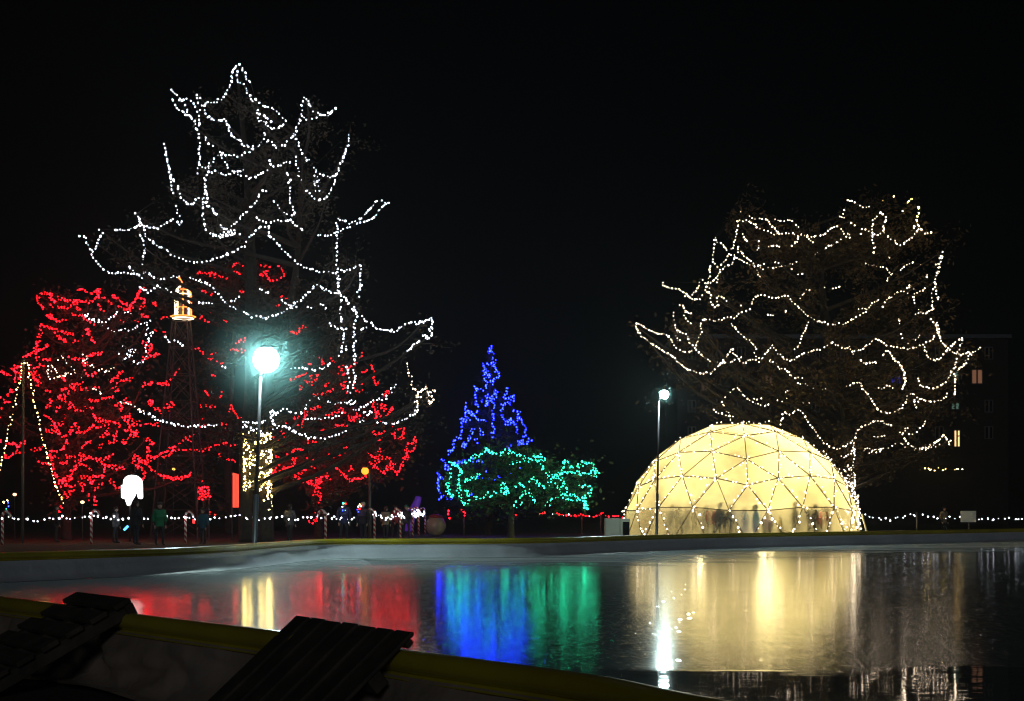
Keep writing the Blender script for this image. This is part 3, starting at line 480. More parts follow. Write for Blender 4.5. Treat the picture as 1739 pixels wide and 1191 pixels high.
for k in range(13):
    a = math.pi * (1.15 - k / 12 * 1.3)
    prof.append((-0.075 * math.cos(a) * 1.0, TOP - 0.075 + 0.075 * math.sin(a)))
prof = [(-0.072, TOP - 0.17)] + [(o, z) for o, z in prof] + [(0.072, TOP - 0.17)]
sweep('cap', prof, M['yellow'], wall)
def wob_in(p, k, i):
    q = mn.noise(Vector((p.x * .5, p.y * .5, p.z * 1.2))) * 0.05
    return p + nrm[i] * q * min(k, 3) / 3
sweep('liner', [(0.055, TOP - 0.165), (0.07, TOP - 0.28), (0.10, 0.30), (0.15, 0.16), (0.23, 0.06), (0.45, ICE_Z + 0.004)], M['white_pl'], wall, wob_in)
# loose outer sheet, draped to the grass in folds
bm = bmesh.new(); rows = []
def sk(i):
    return rim[i % NR], nrm[i % NR]
dense = []
for i in range(NR):
    a, b = rim[i], rim[(i + 1) % NR]; na, nb = nrm[i], nrm[(i + 1) % NR]
    n_ = max(1, int((b - a).length / 0.10)) if a.y < 22 and a.x < 6 else 1
    for k in range(n_): dense.append((a.lerp(b, k / n_), na.lerp(nb, k / n_)))
NK = 16
for p0, n0 in dense:
    row = []
    for k in range(NK):
        t = k / (NK - 1)
        out = 0.05 + 0.02 * t + 0.55 * max(0, t - 0.55) / 0.45 * max(0, t - 0.45)
        z = (TOP - 0.165) * (1 - min(1, t / 0.8)) ** 0.9 + 0.015
        p = p0 - n0 * out; p.z = z
        f1 = mn.noise(Vector((p.x * 0.95, p.y * 0.95, t * 1.5))) * 0.30
        f2 = mn.noise(Vector((p.x * 3.1 + 5, p.y * 3.1, t * 2.2))) * 0.13
        w = min(1, t * 2.2)
        p -= n0 * abs(f1 + f2) * w
        if t > 0.7: p.z += max(0, f1) * 0.5
        p.z = max(p.z, 0.012)
        row.append(bm.verts.new(p))
    rows.append(row)
for i in range(len(rows)):
    a, b = rows[i], rows[(i + 1) % len(rows)]
    for k in range(NK - 1): bm.faces.new((a[k], b[k], b[k + 1], a[k + 1]))
bmesh.ops.recalc_face_normals(bm, faces=bm.faces)
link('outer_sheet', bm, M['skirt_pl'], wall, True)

# ice
m = bpy.data.materials.new('ice'); m.use_nodes = True; nt = m.node_tree; N = nt.nodes; L = nt.links
b = N['Principled BSDF']
geo = N.new('ShaderNodeNewGeometry'); sep = N.new('ShaderNodeSeparateXYZ'); L.new(geo.outputs['Position'], sep.inputs[0])
def math_(op, a, b_=None, clamp=False):
    n = N.new('ShaderNodeMath'); n.operation = op; n.use_clamp = clamp
    for i, x in enumerate((a, b_)):
        if x is None: continue
        if isinstance(x, (int, float)): n.inputs[i].default_value = x
        else: L.new(x, n.inputs[i])
    return n.outputs[0]
def noise_(scale, detail=4, vec=None, sx=1, sy=1):
    n = N.new('ShaderNodeTexNoise'); n.inputs['Scale'].default_value = scale; n.inputs['Detail'].default_value = detail
    mp = N.new('ShaderNodeMapping'); mp.inputs['Scale'].default_value = (sx, sy, 1)
    L.new(geo.outputs['Position'], mp.inputs['Vector']); L.new(mp.outputs[0], n.inputs['Vector'])
    return n.outputs['Fac']
# melt water lies in the nearest corner of the rink: y below about 12.4
nb = noise_(1.3, 7, sx=0.45)
edge = math_('ADD', math_('MULTIPLY', math_('SUBTRACT', 12.55, sep.outputs['Y']), 1.8), math_('MULTIPLY', math_('SUBTRACT', nb, 0.5), 5.5))
edge = math_('ADD', edge, math_('MULTIPLY', math_('SUBTRACT', sep.outputs['X'], 2.2), 0.25))
wet = math_('MULTIPLY', edge, 1.6, True)
wetx = math_('MULTIPLY', wet, math_('MULTIPLY', math_('SUBTRACT', sep.outputs['X'], 0.4), 1.5, True))
rough_n = noise_(1.3, 6, sx=0.5)
r_ice = math_('ADD', 0.12, math_('MULTIPLY', math_('SUBTRACT', rough_n, 0.5), 0.07))
mix = N.new('ShaderNodeMix'); L.new(wetx, mix.inputs[0]); L.new(r_ice, mix.inputs[2]); mix.inputs[3].default_value = 0.035
L.new(mix.outputs[0], b.inputs['Roughness'])
b.inputs['IOR'].default_value = 1.40
cr = N.new('ShaderNodeValToRGB'); cr.color_ramp.elements[0].color = (0.05, 0.085, 0.085, 1); cr.color_ramp.elements[1].color = (0.19, 0.24, 0.24, 1)
L.new(noise_(0.5, 6), cr.inputs['Fac']); L.new(cr.outputs[0], b.inputs['Base Color'])
bp = N.new('ShaderNodeBump'); bp.inputs['Strength'].default_value = 1.0; bp.inputs['Distance'].default_value = 0.0004
L.new(math_('MULTIPLY', noise_(20.0, 3, sx=0.4), math_('SUBTRACT', 1.0, math_('MULTIPLY', wetx, 0.80))), bp.inputs['Height'])
rip = math_('MULTIPLY', math_('MULTIPLY', noise_(3.2, 3, sx=0.5), wetx), 5.0)
L.new(math_('ADD', bp.inputs['Height'].links[0].from_socket, rip), bp.inputs['Height']); L.new(bp.outputs[0], b.inputs['Normal'])
b.inputs['Coat Weight'].default_value = 0.22; b.inputs['Coat Roughness'].default_value = 0.02; b.inputs['Coat IOR'].default_value = 1.33
# small crazed facets in the glaze, each tilted its own way, throw the lamps' glints
vo = N.new('ShaderNodeTexVoronoi'); vo.inputs['Scale'].default_value = 1.0
mp = N.new('ShaderNodeMapping'); mp.inputs['Scale'].default_value = (26, 9.0, 1); L.new(geo.outputs['Position'], mp.inputs['Vector']); L.new(mp.outputs[0], vo.inputs['Vector'])
vm = N.new('ShaderNodeVectorMath'); vm.operation = 'SUBTRACT'; vm.inputs[1].default_value = (.5, .5, .5); L.new(vo.outputs['Color'], vm.inputs[0])
v2 = N.new('ShaderNodeVectorMath'); v2.operation = 'MULTIPLY'; v2.inputs[1].default_value = (0.26, 0.12, 0); L.new(vm.outputs[0], v2.inputs[0])
v3 = N.new('ShaderNodeVectorMath'); v3.operation = 'ADD'; v3.inputs[1].default_value = (0, 0, 1); L.new(v2.outputs[0], v3.inputs[0])
v4 = N.new('ShaderNodeVectorMath'); v4.operation = 'NORMALIZE'; L.new(v3.outputs[0], v4.inputs[0]); L.new(v4.outputs[0], b.inputs['Coat Normal'])
L.new(math_('MULTIPLY', math_('SUBTRACT', 1.0, wetx), 0.10), b.inputs['Coat Weight'])
# frosty scratches: a broad faint sheen under the clear glaze
gl_ = N.new('ShaderNodeBsdfGlossy'); gl_.inputs['Roughness'].default_value = 0.5; gl_.inputs['Color'].default_value = (0.75, 0.85, 0.85, 1)
ms = N.new('ShaderNodeMixShader'); L.new(math_('MULTIPLY', math_('ADD', 0.4, noise_(2.2, 7, sx=0.5)), math_('SUBTRACT', 0.105, math_('MULTIPLY', wetx, 0.085))), ms.inputs[0])
L.new(b.outputs[0], ms.inputs[1]); L.new(gl_.outputs[0], ms.inputs[2]); L.new(ms.outputs[0], N['Material Output'].inputs['Surface'])
M['ice'] = m
bm = bmesh.new()
vs = [bm.verts.new((p.x + n.x * 0.30, p.y + n.y * 0.30, ICE_Z)) for p, n in zip(rim, nrm)]
f = bm.faces.new(vs); bmesh.ops.triangulate(bm, faces=[f]); bmesh.ops.recalc_face_normals(bm, faces=bm.faces)
if sum(fc.normal.z for fc in bm.faces) < 0:
    for fc in bm.faces: fc.normal_flip()
tag(link('ice', bm, m), kind='structure')
# scraped snow left along the far side of the ice
m = bpy.data.materials.new('frost'); m.use_nodes = True; nt = m.node_tree; N = nt.nodes; L = nt.links
b = N['Principled BSDF']; b.inputs['Base Color'].default_value = (0.85, 0.90, 0.92, 1); b.inputs['Roughness'].default_value = 0.7
at_ = N.new('ShaderNodeAttribute'); at_.attribute_name = 'cover'
geo = N.new('ShaderNodeNewGeometry')
nz = noise_(0.55, 8, sx=0.35)
a1 = math_('SUBTRACT', math_('ADD', at_.outputs['Fac'], math_('MULTIPLY', math_('SUBTRACT', nz, 0.5), 1.6)), 0.22)
L.new(math_('MULTIPLY', a1, 1.1, True), b.inputs['Alpha'])
bm = bmesh.new(); lay = bm.verts.layers.float.new('cover'); rows = []
idx = [i for i in range(NR) if rim[i].y > 30 and -8 < rim[i].x < 30]
for i in idx:
    row = []; x = rim[i].x
    wdt = 4.0 + 2.0 * mn.noise(Vector((x * .3, 2, 0)))
    amt = 0.42
    if -6 < x < 4: wdt += 5
    if 6.5 < x < 24: wdt += 8
    if -6 < x < 4: amt = 0.80
    if 6.5 < x < 24: amt = 1.0 if 9 < x < 22 else 0.75
    if x > 27: amt = 0.25
    for k in range(7):
        t = k / 6
        p = rim[i] + nrm[i] * (0.32 + t * wdt); p.z = ICE_Z + 0.006
        v = bm.verts.new(p); v[lay] = amt * (1 - t) ** 0.8 if k else amt * 0.75; row.append(v)
    rows.append(row)
for a, b_ in zip(rows, rows[1:]):
    for k in range(6):
        try: bm.faces.new((a[k], b_[k], b_[k + 1], a[k + 1]))
        except ValueError: pass
bmesh.ops.recalc_face_normals(bm, faces=bm.faces)
if sum(fc.normal.z for fc in bm.faces) < 0:
    for fc in bm.faces: fc.normal_flip()
tag(link('snow', bm, m), kind='structure')

# ------------------------------------------------------------------ wooden ramps leaning on the rink wall
def plank_ramp(name, label, A, B, run, drop, boards, along, thick, group):
    """A, B: the top corners on the rink wall; boards run down the slope (along) or across it."""
    r = empty(name, label, 'wooden ramp', group)
    A = Vector(A); B = Vector(B); u = (B - A); wd = u.length; u.normalize()
    out = Vector((u.y, -u.x, 0)); out = out if out.y < 0 else -out
    out.normalize()
    d = (out * run + Vector((0, 0, -drop))); ln = d.length; d.normalize()
    nn = u.cross(d); nn = nn if nn.z > 0 else -nn
    rot = Matrix((u, d, nn)).transposed()
    O = A
    def part(pname, cu, cd, cn, su, sd, sn):
        bm = bmesh.new(); c = O + u * cu + d * cd + nn * cn
        box(bm, c, (su, sd, sn), rot)
        bmesh.ops.bevel(bm, geom=bm.edges[:], offset=0.006, segments=1, affect='EDGES')
        link(pname, bm, M['wood'], r)
    if along:
        gap = 0.04; bw = (wd - gap * (boards - 1)) / boards
        for k in range(boards):
            part('board', bw / 2 + k * (bw + gap), ln / 2 + random.uniform(-.006, .006), 0, bw, ln, thick)
        for t in (0.34, 0.66, 0.95):
            part('batten', wd / 2, ln * t, -thick / 2 - 0.05, wd, 0.10, 0.095)
        part('batten', wd / 2, 0.055, -thick / 2 - 0.02, wd, 0.05, 0.035)
    else:
        gap = 0.07; bw = (ln - gap * (boards - 1)) / boards
        for k in range(boards):
            part('board', wd / 2, bw / 2 + k * (bw + gap), 0, wd, bw, thick)
        for t in (0.04, 0.5, 0.96):
            part('batten', 0.05 + (wd - 0.1) * t, ln / 2, -thick / 2 - 0.055, 0.10, ln * 0.99, 0.105)
        part('batten', wd / 2, 0.03, -thick / 2 - 0.07, wd, 0.07, 0.13)
    return r
def rim_pt(px, py, z):
    d = F * (CZ - z) / (py - HY); return at(px, py, d)
plank_ramp('ramp', 'dark wooden ramp of long boards leaning on the rink wall, light showing through its slots',
           rim_pt(505, 1047, 0.695), rim_pt(702, 1076, 0.695), 0.78, 0.66, 7, True, 0.024, 'wooden ramps over the rink wall')
plank_ramp('ramp', 'dark wooden ramp of crosswise boards leaning on the rink wall below the red reflection',
           rim_pt(132, 1008, 0.705), rim_pt(222, 1019, 0.705), 1.28, 0.66, 7, False, 0.04, 'wooden ramps over the rink wall')

# ------------------------------------------------------------------ lamp posts
def lamp_post(label, d, base_px, top_px, top_py, gx, gy, rad, strength, pr, group='lamp posts by the rink'):
    b0 = ground_at(base_px, d); t = at(top_px, top_py, d); gl = at(gx, gy, d)
    r = empty('lamp_post', label, 'lamp post', group, b0)
    def lk(n, bm, m, sm=True, par=None):
        bmesh.ops.translate(bm, verts=bm.verts, vec=-b0); return link(n, bm, m, par or r, sm)
    bm = bmesh.new(); k = b0.lerp(t, 0.36)
    tube(bm, [k, t], [pr * 0.72, pr * 0.55], 14); lk('pole', bm, M['pole'])
    bm = bmesh.new(); tube(bm, [b0, b0 + Vector((0, 0, .05)), b0 + Vector((0, 0, .06)), k, k.lerp(t, .004)], [pr * 2, pr * 2, pr, pr, pr * 0.8], 14); lk('lower_pole', bm, M['dark_metal'] if pr < 0.09 else M['pole'])
    bm = bmesh.new(); tube(bm, [t, t + Vector((0, -0.02, 0.05)), gl + Vector((0, 0.08, 0.0))], [pr * .6, pr * .55, pr * .5], 8); lk('bracket', bm, M['dark_metal'])
    bm = bmesh.new()
    lathe(bm, [(rad * .3, rad * .85), (rad * .62, rad * .92), (rad * .35, rad * 1.1), (.03, rad * 1.16)], gl, 20); lk('lamp_hood', bm, M['dark_metal'])
    bm = bmesh.new(); bmesh.ops.create_uvsphere(bm, u_segments=24, v_segments=16, radius=rad, matrix=Matrix.Translation(gl))
    lk('bulb_glass', bm, glow('lamp_glow', (0.70, 1.0, 0.97), strength))
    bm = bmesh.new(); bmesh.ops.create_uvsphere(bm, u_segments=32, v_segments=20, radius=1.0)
    dg = link('glare_halo', bm, M['halo_haze'], r, True); dg.location = gl - b0; dg.scale = ((2.1 if rad > .3 else 0.6),) * 3
    return r
# scattering balls added round the lamps to give their glare a halo
m = bpy.data.materials.new('halo_haze'); m.use_nodes = True; nt = m.node_tree; nt.nodes.remove(nt.nodes['Principled BSDF'])
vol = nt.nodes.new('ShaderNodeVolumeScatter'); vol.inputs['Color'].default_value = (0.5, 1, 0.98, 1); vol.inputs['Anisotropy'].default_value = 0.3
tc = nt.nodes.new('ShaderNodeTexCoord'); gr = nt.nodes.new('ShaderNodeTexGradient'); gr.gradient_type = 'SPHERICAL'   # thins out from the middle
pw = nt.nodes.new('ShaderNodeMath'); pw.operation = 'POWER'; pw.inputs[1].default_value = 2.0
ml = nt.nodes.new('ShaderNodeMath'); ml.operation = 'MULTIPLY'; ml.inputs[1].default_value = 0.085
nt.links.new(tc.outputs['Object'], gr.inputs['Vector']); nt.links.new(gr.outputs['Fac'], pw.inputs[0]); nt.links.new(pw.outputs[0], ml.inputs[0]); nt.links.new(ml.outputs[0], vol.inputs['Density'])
nt.links.new(vol.outputs[0], nt.nodes['Material Output'].inputs['Volume']); M['halo_haze'] = m
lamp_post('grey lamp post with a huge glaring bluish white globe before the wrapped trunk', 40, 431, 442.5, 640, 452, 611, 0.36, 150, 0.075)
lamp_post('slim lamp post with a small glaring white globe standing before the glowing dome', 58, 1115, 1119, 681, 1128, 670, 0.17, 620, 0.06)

# orange street lamp far behind the red tree
d = 71; b0 = ground_at(628, d); r = empty('street_lamp', 'orange glowing street lamp beside the tree with the red coiled trunk', 'street lamp', None, b0)
bm = bmesh.new(); tube(bm, [(0, 0, 0), (0, 0, 3.4)], [0.09, 0.06], 8); tube(bm, [(0, 0, 3.35), (-0.1, 0, 3.62), (-0.23, 0, 3.62)], 0.04, 6); link('pole', bm, M['steel'], r, True)
bm = bmesh.new(); bmesh.ops.create_uvsphere(bm, u_segments=14, v_segments=10, radius=0.19, matrix=Matrix.Translation(at(620, 800, d) - b0)); link('globe', bm, glow('sodium', (1.0, 0.30, 0.02), 2.4), r, True)
bm = bmesh.new(); lathe(bm, [(.08, .15), (.16, .17), (.05, .26)], at(620, 800, d) - b0, 12); link('lamp_hood', bm, M['dark_metal'], r)

# ------------------------------------------------------------------ glowing geodesic dome
DC = ground_at(1257, 70); DR = 5.86
dome = empty('dome', 'glowing geodesic dome of translucent plastic beside the rink', 'dome', None, DC)
m = bpy.data.materials.new('translucent_skin'); m.use_nodes = True; nt = m.node_tree; N = nt.nodes; L = nt.links
N.remove(N['Principled BSDF']); out = N['Material Output']
tr = N.new('ShaderNodeBsdfTranslucent'); df = N.new('ShaderNodeBsdfDiffuse'); tp = N.new('ShaderNodeBsdfTransparent'); gs = N.new('ShaderNodeBsdfGlossy')
geo = N.new('ShaderNodeTexCoord'); nz = N.new('ShaderNodeTexNoise'); nz.inputs['Scale'].default_value = 0.55; nz.inputs['Detail'].default_value = 6
L.new(geo.outputs['Object'], nz.inputs['Vector'])
cr = N.new('ShaderNodeValToRGB'); cr.color_ramp.elements[0].position = .3; cr.color_ramp.elements[1].position = .7
cr.color_ramp.elements[0].color = (0.36, 0.32, 0.21, 1); cr.color_ramp.elements[1].color = (0.92, 0.86, 0.62, 1)
L.new(nz.outputs['Fac'], cr.inputs['Fac']); L.new(cr.outputs[0], tr.inputs['Color'])
df.inputs['Color'].default_value = (0.6, 0.56, 0.44, 1); gs.inputs['Roughness'].default_value = 0.2
a = N.new('ShaderNodeMixShader'); a.inputs[0].default_value = 0.30; L.new(tr.outputs[0], a.inputs[1]); L.new(df.outputs[0], a.inputs[2])
c_ = N.new('ShaderNodeMixShader'); c_.inputs[0].default_value = 0.035; L.new(a.outputs[0], c_.inputs[1]); L.new(tp.outputs[0], c_.inputs[2])
e_ = N.new('ShaderNodeMixShader'); e_.inputs[0].default_value = 0.04; L.new(c_.outputs[0], e_.inputs[1]); L.new(gs.outputs[0], e_.inputs[2])
L.new(e_.outputs[0], out.inputs['Surface']); M['skin_dome'] = m
ico = bmesh.new(); bmesh.ops.create_icosphere(ico, subdivisions=3, radius=DR)
bmesh.ops.rotate(ico, verts=ico.verts, cent=(0, 0, 0), matrix=Matrix.Rotation(R(-90 - 5.4), 3, 'Z'))
bmesh.ops.delete(ico, geom=[v for v in ico.verts if v.co.z < -0.05], context='VERTS')
top = max(ico.verts, key=lambda v: v.co.z); top.co.z -= 0.17
for v in ico.verts:
    if v.co.z < 0.05: v.co.z = 0.01
edges = [(e.verts[0].co.copy(), e.verts[1].co.copy()) for e in ico.edges]
low = [f for f in ico.faces if f.calc_center_median().z < 1.55]
clear = bmesh.new(); vm_ = {}
for f in low:
    clear.faces.new([vm_.setdefault(v, None) or vm_.__setitem__(v, clear.verts.new(v.co)) or vm_[v] for v in f.verts])
bmesh.ops.delete(ico, geom=low, context='FACES')
link('skin', ico, M['skin_dome'], dome)
m2 = M['skin_dome'].copy(); m2.name = 'clear_skin'; M['skin_clear'] = m2
for n in m2.node_tree.nodes:
    if n.type == 'MIX_SHADER' and abs(n.inputs[0].default_value - 0.035) < 1e-4: n.inputs[0].default_value = 0.60
link('clear_panel', clear, M['skin_clear'], dome)
M['strut'] = mat('strut', (0.11, 0.075, 0.04), 0.45)
for a_, b_ in edges:
    if (a_.y + b_.y) / 2 > 1.2: continue
    bm = bmesh.new(); tube(bm, [a_ * 1.004, b_ * 1.004], 0.022, 6); link('strut', bm, M['strut'], dome, True)
bm = bmesh.new()
for a_, b_ in edges:
    if (a_.y + b_.y) / 2 > 1.2: tube(bm, [a_ * 1.004, b_ * 1.004], 0.028, 5)
o = link('struts', bm, M['strut'], dome, True); o['kind'] = 'stuff'
# three bright lamps hang inside
for k, (x, y, z, p, sr) in enumerate(((1.3, -0.4, 3.0, 2200, .8), (1.6, 1.9, 2.2, 1100, .4), (-1.9, 1.2, 2.2, 750, .4))):
    ld = bpy.data.lights.new('inside_lamp', 'POINT'); ld.energy = p; ld.color = (1.0, 0.82, 0.38); ld.shadow_soft_size = sr
    lo = bpy.data.objects.new('inside_lamp', ld); COL.objects.link(lo); lo.location = DC + Vector((x, y, z))
random.seed(21)
rowsD = [[], [], []]
for a_, b_ in edges:
    mid = (a_ + b_) / 2
    if mid.y > (1.8 if mid.z < 1.45 else -0.4): continue
    hz = abs(a_.z - b_.z) < 0.35
    if hz and mid.z < 2.0: 
        if random.random() < 0.75: continue
    elif random.random() < (0.10 if mid.z < 3.2 else 0.30): continue
    k = 0 if mid.z < 1.45 else (1 if mid.z < 3.7 else 2)
    rowsD[k].append([DC + a_ * 1.012, DC + b_ * 1.012])
for k, lab in enumerate(('soft white light string crisscrossing the foot of the glowing dome', 'soft white light string on the middle struts of the glowing dome', 'soft white light string on the upper struts of the glowing dome')):
    light_string(lab, 'warm', rowsD[k], 'light strings on the dome', rad=(0.066, 0.048, 0.036)[k], step=(0.27, 0.27, 0.27)[k], jit=0.05, joined=False)

# ------------------------------------------------------------------ trees
def tree(name, label, group, base_px, d, trunk_pts, runs, cx, rx, Rd, nleaf, leafm, leaf, n_limb=46, seed=1, twist=0, leaf_mode='tips'):
    """trunk_pts: (px, py, radius).  Limbs reach the places the light strings hang from."""
    random.seed(seed)
    b0 = ground_at(base_px, d)
    r = empty(name, label, 'tree', group, b0)
    bm = bmesh.new(); spine = []
    for stem in trunk_pts:
        pts = [at(x, y, d) for x, y, _ in stem]; pts[0].z = min(pts[0].z, -0.05) if stem is trunk_pts[0] or True else pts[0].z
        rad = [q for _, _, q in stem]
        sp = catmull(pts, 5); rr = [rad[min(i // 5, len(rad) - 1)] + (rad[min(i // 5 + 1, len(rad) - 1)] - rad[min(i // 5, len(rad) - 1)]) * (i % 5) / 5 for i in range(len(sp))]
        sp = [p + Vector((0, 0, 0)) - b0 for p in sp]
        tube(bm, sp, rr, 10); spine += sp
    tips = [p - b0 for run in runs for p in run[::3]]
    random.shuffle(tips); tips = tips[:n_limb]; ends = []
    top_z = max(s.z for s in spine)
    for tp in tips:
        hz = math.hypot(tp.x - spine[-1].x * 0, tp.y)
        zt = tp.z - (0.30 + 0.45 * random.random()) * max(abs(tp.x), 1.0)
        s = min(spine, key=lambda q: abs(q.z - max(min(zt, top_z), 1.8)))
        L_ = (tp - s).length
        mid1 = s.lerp(tp, 0.35) + Vector((random.uniform(-.08, .08) * L_, random.uniform(-.05, .05) * L_, -0.02 * L_))
        mid2 = s.lerp(tp, 0.72) + Vector((random.uniform(-.06, .06) * L_, random.uniform(-.05, .05) * L_, -0.05 * L_))
        c = catmull([s, mid1, mid2, tp], 4)
        r0 = 0.035 + 0.012 * L_
        tube(bm, c, [r0 * (1 - 0.85 * i / (len(c) - 1)) + 0.008 for i in range(len(c))], 5)
        ends += c[5:]
        for _ in range(3):
            a = random.choice(c[5:]); v = Vector((random.gauss(0, 1), random.gauss(0, 1), random.gauss(.3, .8))).normalized() * random.uniform(.5, 1.4) * (L_ / 6 + .3)
            tube(bm, [a, a + v * .5 + Vector((0, 0, .05)), a + v], [0.022, 0.014, 0.006], 4); ends += [a + v, a + v * .6]
    link('trunk', bm, M['bark'], r, True)
    vv, ff = [], []
    for i in range(nleaf):
        a = random.choice(ends); sg = leaf * 3.2
        c = a + Vector((random.gauss(0, sg), random.gauss(0, sg), random.gauss(0, sg * .8)))
        if c.z < 1.0: continue
        c.y += 0.25 + abs(random.gauss(0, .5))
        s = leaf * random.uniform(.5, 1.25)
        u = Vector((random.gauss(0, 1), random.gauss(0, 1), random.gauss(0, .7))).normalized(); w = u.cross(Vector((random.gauss(0, 1), random.gauss(0, 1), random.gauss(0, 1)))).normalized()
        k = len(vv); vv += [c - u * s, c + w * s * .45, c + u * s, c - w * s * .45]; ff.append((k, k + 1, k + 2, k + 3))
    link('crown', (vv, ff), leafm, r)
    return r
def place_runs(strings, d0, cx, rx, Rd, seed, back=0.15):
    """Give the surveyed runs their place in the crown: most hang on its outside, some within."""
    random.seed(seed); out = []
    for lab, colr, txt in strings:
        runs = []
        for run in survey(txt):
            k = random.uniform(0.35, 1.0) if random.random() > back else random.uniform(-0.5, 0.2)
            ph = random.random() * 6
            P = []
            for i, (x, y) in enumerate(run):
                e = math.sqrt(max(0.04, 1 - min(1, abs(x - cx) / rx) ** 2))
                P.append(at(x, y, d0 - Rd * e * k + 0.35 * math.sin(ph + i * .6)))
            runs.append(P)
        out.append((lab, colr, runs))
    return out
def dress(strings, group, rad, step, jit=0.026, doubled=False):
    for lab, colr, runs in strings: light_string(lab, colr, runs, group, rad, step, jit, doubled=doubled and colr not in ('white', 'warm'))

T = place_runs(TALL, 66, 430, 310, 6.0, 3)
tree('tree', 'tallest bare tree, hung with cool white light strings behind the round lamp', None, 437, 66,
     [[(420, 918, .42), (419, 850, .36), (420, 760, .36), (428, 700, .42), (430, 600, .36), (425, 450, .28), (420, 300, .17), (406, 160, .07), (405, 115, .02)],
      [(448, 918, .50), (447, 850, .42), (445, 760, .42), (446, 700, .40), (470, 600, .22), (500, 480, .16), (510, 330, .09), (500, 230, .03)]],
     [q for _, _, r_ in T for q in r_], 430, 310, 6, 14000, M['leaf_bare'], 0.09, 62, 11)
dress(T, 'light strings on the tall tree', 0.052, 0.17)
T = place_runs(ORCH, 84, 1385, 330, 7.0, 4)
tree('tree', 'wide leafy tree with soft white light strings behind the glowing dome', None, 1440, 84,
     [[(1440, 918, .55), (1438, 850, .42), (1438, 780, .38), (1430, 700, .38), (1410, 600, .30), (1395, 480, .18), (1390, 380, .06)]],
     [q for _, _, r_ in T for q in r_], 1385, 320, 7, 26000, M['leaf_brown'], 0.14, 90, 12)
dress(T, 'light strings on the wide tree', 0.058, 0.19)
T = place_runs(REDL, 74, 150, 200, 4.5, 5)
tree('tree', 'bushy tree wound with red light strings beside the lattice tower', 'trees with red lights', 112, 74,
     [[(112, 922, .30), (112, 850, .24), (108, 790, .22), (118, 700, .18), (140, 600, .12), (150, 520, .05)]],
     [q for _, _, r_ in T for q in r_], 150, 190, 4.5, 5000, M['leaf_bare'], 0.13, 70, 13)
dress(T, 'red and white light strings on the bushy tree', 0.049, 0.19, doubled=True)
T = place_runs(REDM, 92, 400, 180, 4, 6)
tree('tree', 'dim tree with sparse red lights standing behind the tall white lit tree', 'trees with red lights', 388, 92,
     [[(388, 912, .3), (388, 800, .25), (392, 700, .2), (398, 560, .12), (402, 470, .04)]],
     [q for _, _, r_ in T for q in r_], 400, 180, 4, 4000, M['leaf_dark'], 0.17, 40, 14)
dress(T, 'red light strings on the far tree', 0.047, 0.27, doubled=True)
T = place_runs(REDR, 76, 580, 130, 3.6, 7)
tree('tree', 'round tree with red light strings and a red coiled trunk by the orange street lamp', 'trees with red lights', 541, 76,
     [[(541, 922, .24), (541, 850, .2), (540, 800, .18), (555, 740, .14), (575, 680, .1), (590, 630, .03)]],
     [q for _, _, r_ in T for q in r_], 580, 130, 3.6, 5000, M['leaf_dark'], 0.13, 60, 15)
dress(T, 'red light strings on the round tree', 0.046, 0.20, doubled=True)

# conifer with blue bulbs
random.seed(31)
d = 88; b0 = ground_at(830, d); HC = at(835, 594, d).z
con = empty('conifer', 'dark pointed conifer hung with blue light strings', 'tree', None, b0)
bm = bmesh.new(); tube(bm, [(0, 0, -.05), (0, 0, HC * .5), (0.15, 0, HC)], [.24, .14, .02], 8); link('trunk', bm, M['bark'], con, True)
vv, ff = [], []
def con_r(z): return 3.15 * max(0.0, 1 - (z - 0.8) / (HC - 0.8)) ** 0.92 + 0.06
for i in range(230):
    z = 0.9 + (HC - 1.0) * (1 - random.random() ** 0.62); ang = random.random() * 2 * math.pi; L_ = con_r(z) * random.uniform(.7, 1.04)
    dirv = Vector((math.cos(ang), math.sin(ang), 0))
    for j in range(int(10 + L_ * 16)):
        t = random.random() ** 0.7
        c = dirv * L_ * t + Vector((0, 0, z - 0.28 * L_ * t + 0.22 * L_ * t * t)) + Vector((random.gauss(0, .07 + .1 * t), random.gauss(0, .07 + .1 * t), random.gauss(0, .05)))
        if random.random() < .85 and dirv.y < 0: c.y += 0.35 * t
        u = (dirv + Vector((random.gauss(0, .5), random.gauss(0, .5), random.gauss(-.1, .3)))).normalized() * random.uniform(.12, .26); w = u.cross(Vector((0, 0, 1)) + Vector((random.gauss(0, .4), random.gauss(0, .4), 0))).normalized() * 0.045
        k = len(vv); vv += [c - u, c + w, c + u, c - w]; ff.append((k, k + 1, k + 2, k + 3))
link('crown', (vv, ff), M['needle'], con)
for lab, colr, txt in BLUE:
    runs = []
    for run in survey(txt):
        P = []
        for x, y in run:
            p = at(x, y, d); rr = con_r(max(p.z, 1)); u = min(1, abs(p.x - b0.x) / max(rr, .1))
            P.append(at(x, y, d - rr * math.sqrt(1 - u * u) * 0.92 - 0.12))
        runs.append(P)
    light_string(lab, colr, runs, 'blue light strings on the conifer', 0.060, 0.20, 0.04, doubled=True)
T = place_runs(GREEN, 74, 890, 130, 2.6, 8)
tree('tree', 'low spreading tree with green light strings before the blue conifer', None, 870, 74,
     [[(868, 920, .2), (868, 880, .16), (872, 840, .13), (885, 800, .08), (890, 780, .03)]],
     [q for _, _, r_ in T for q in r_], 890, 130, 2.6, 4200, M['leaf_green'], 0.14, 50, 16)
dress(T, 'green light strings on the spreading tree', 0.048, 0.20, 0.04, doubled=True)

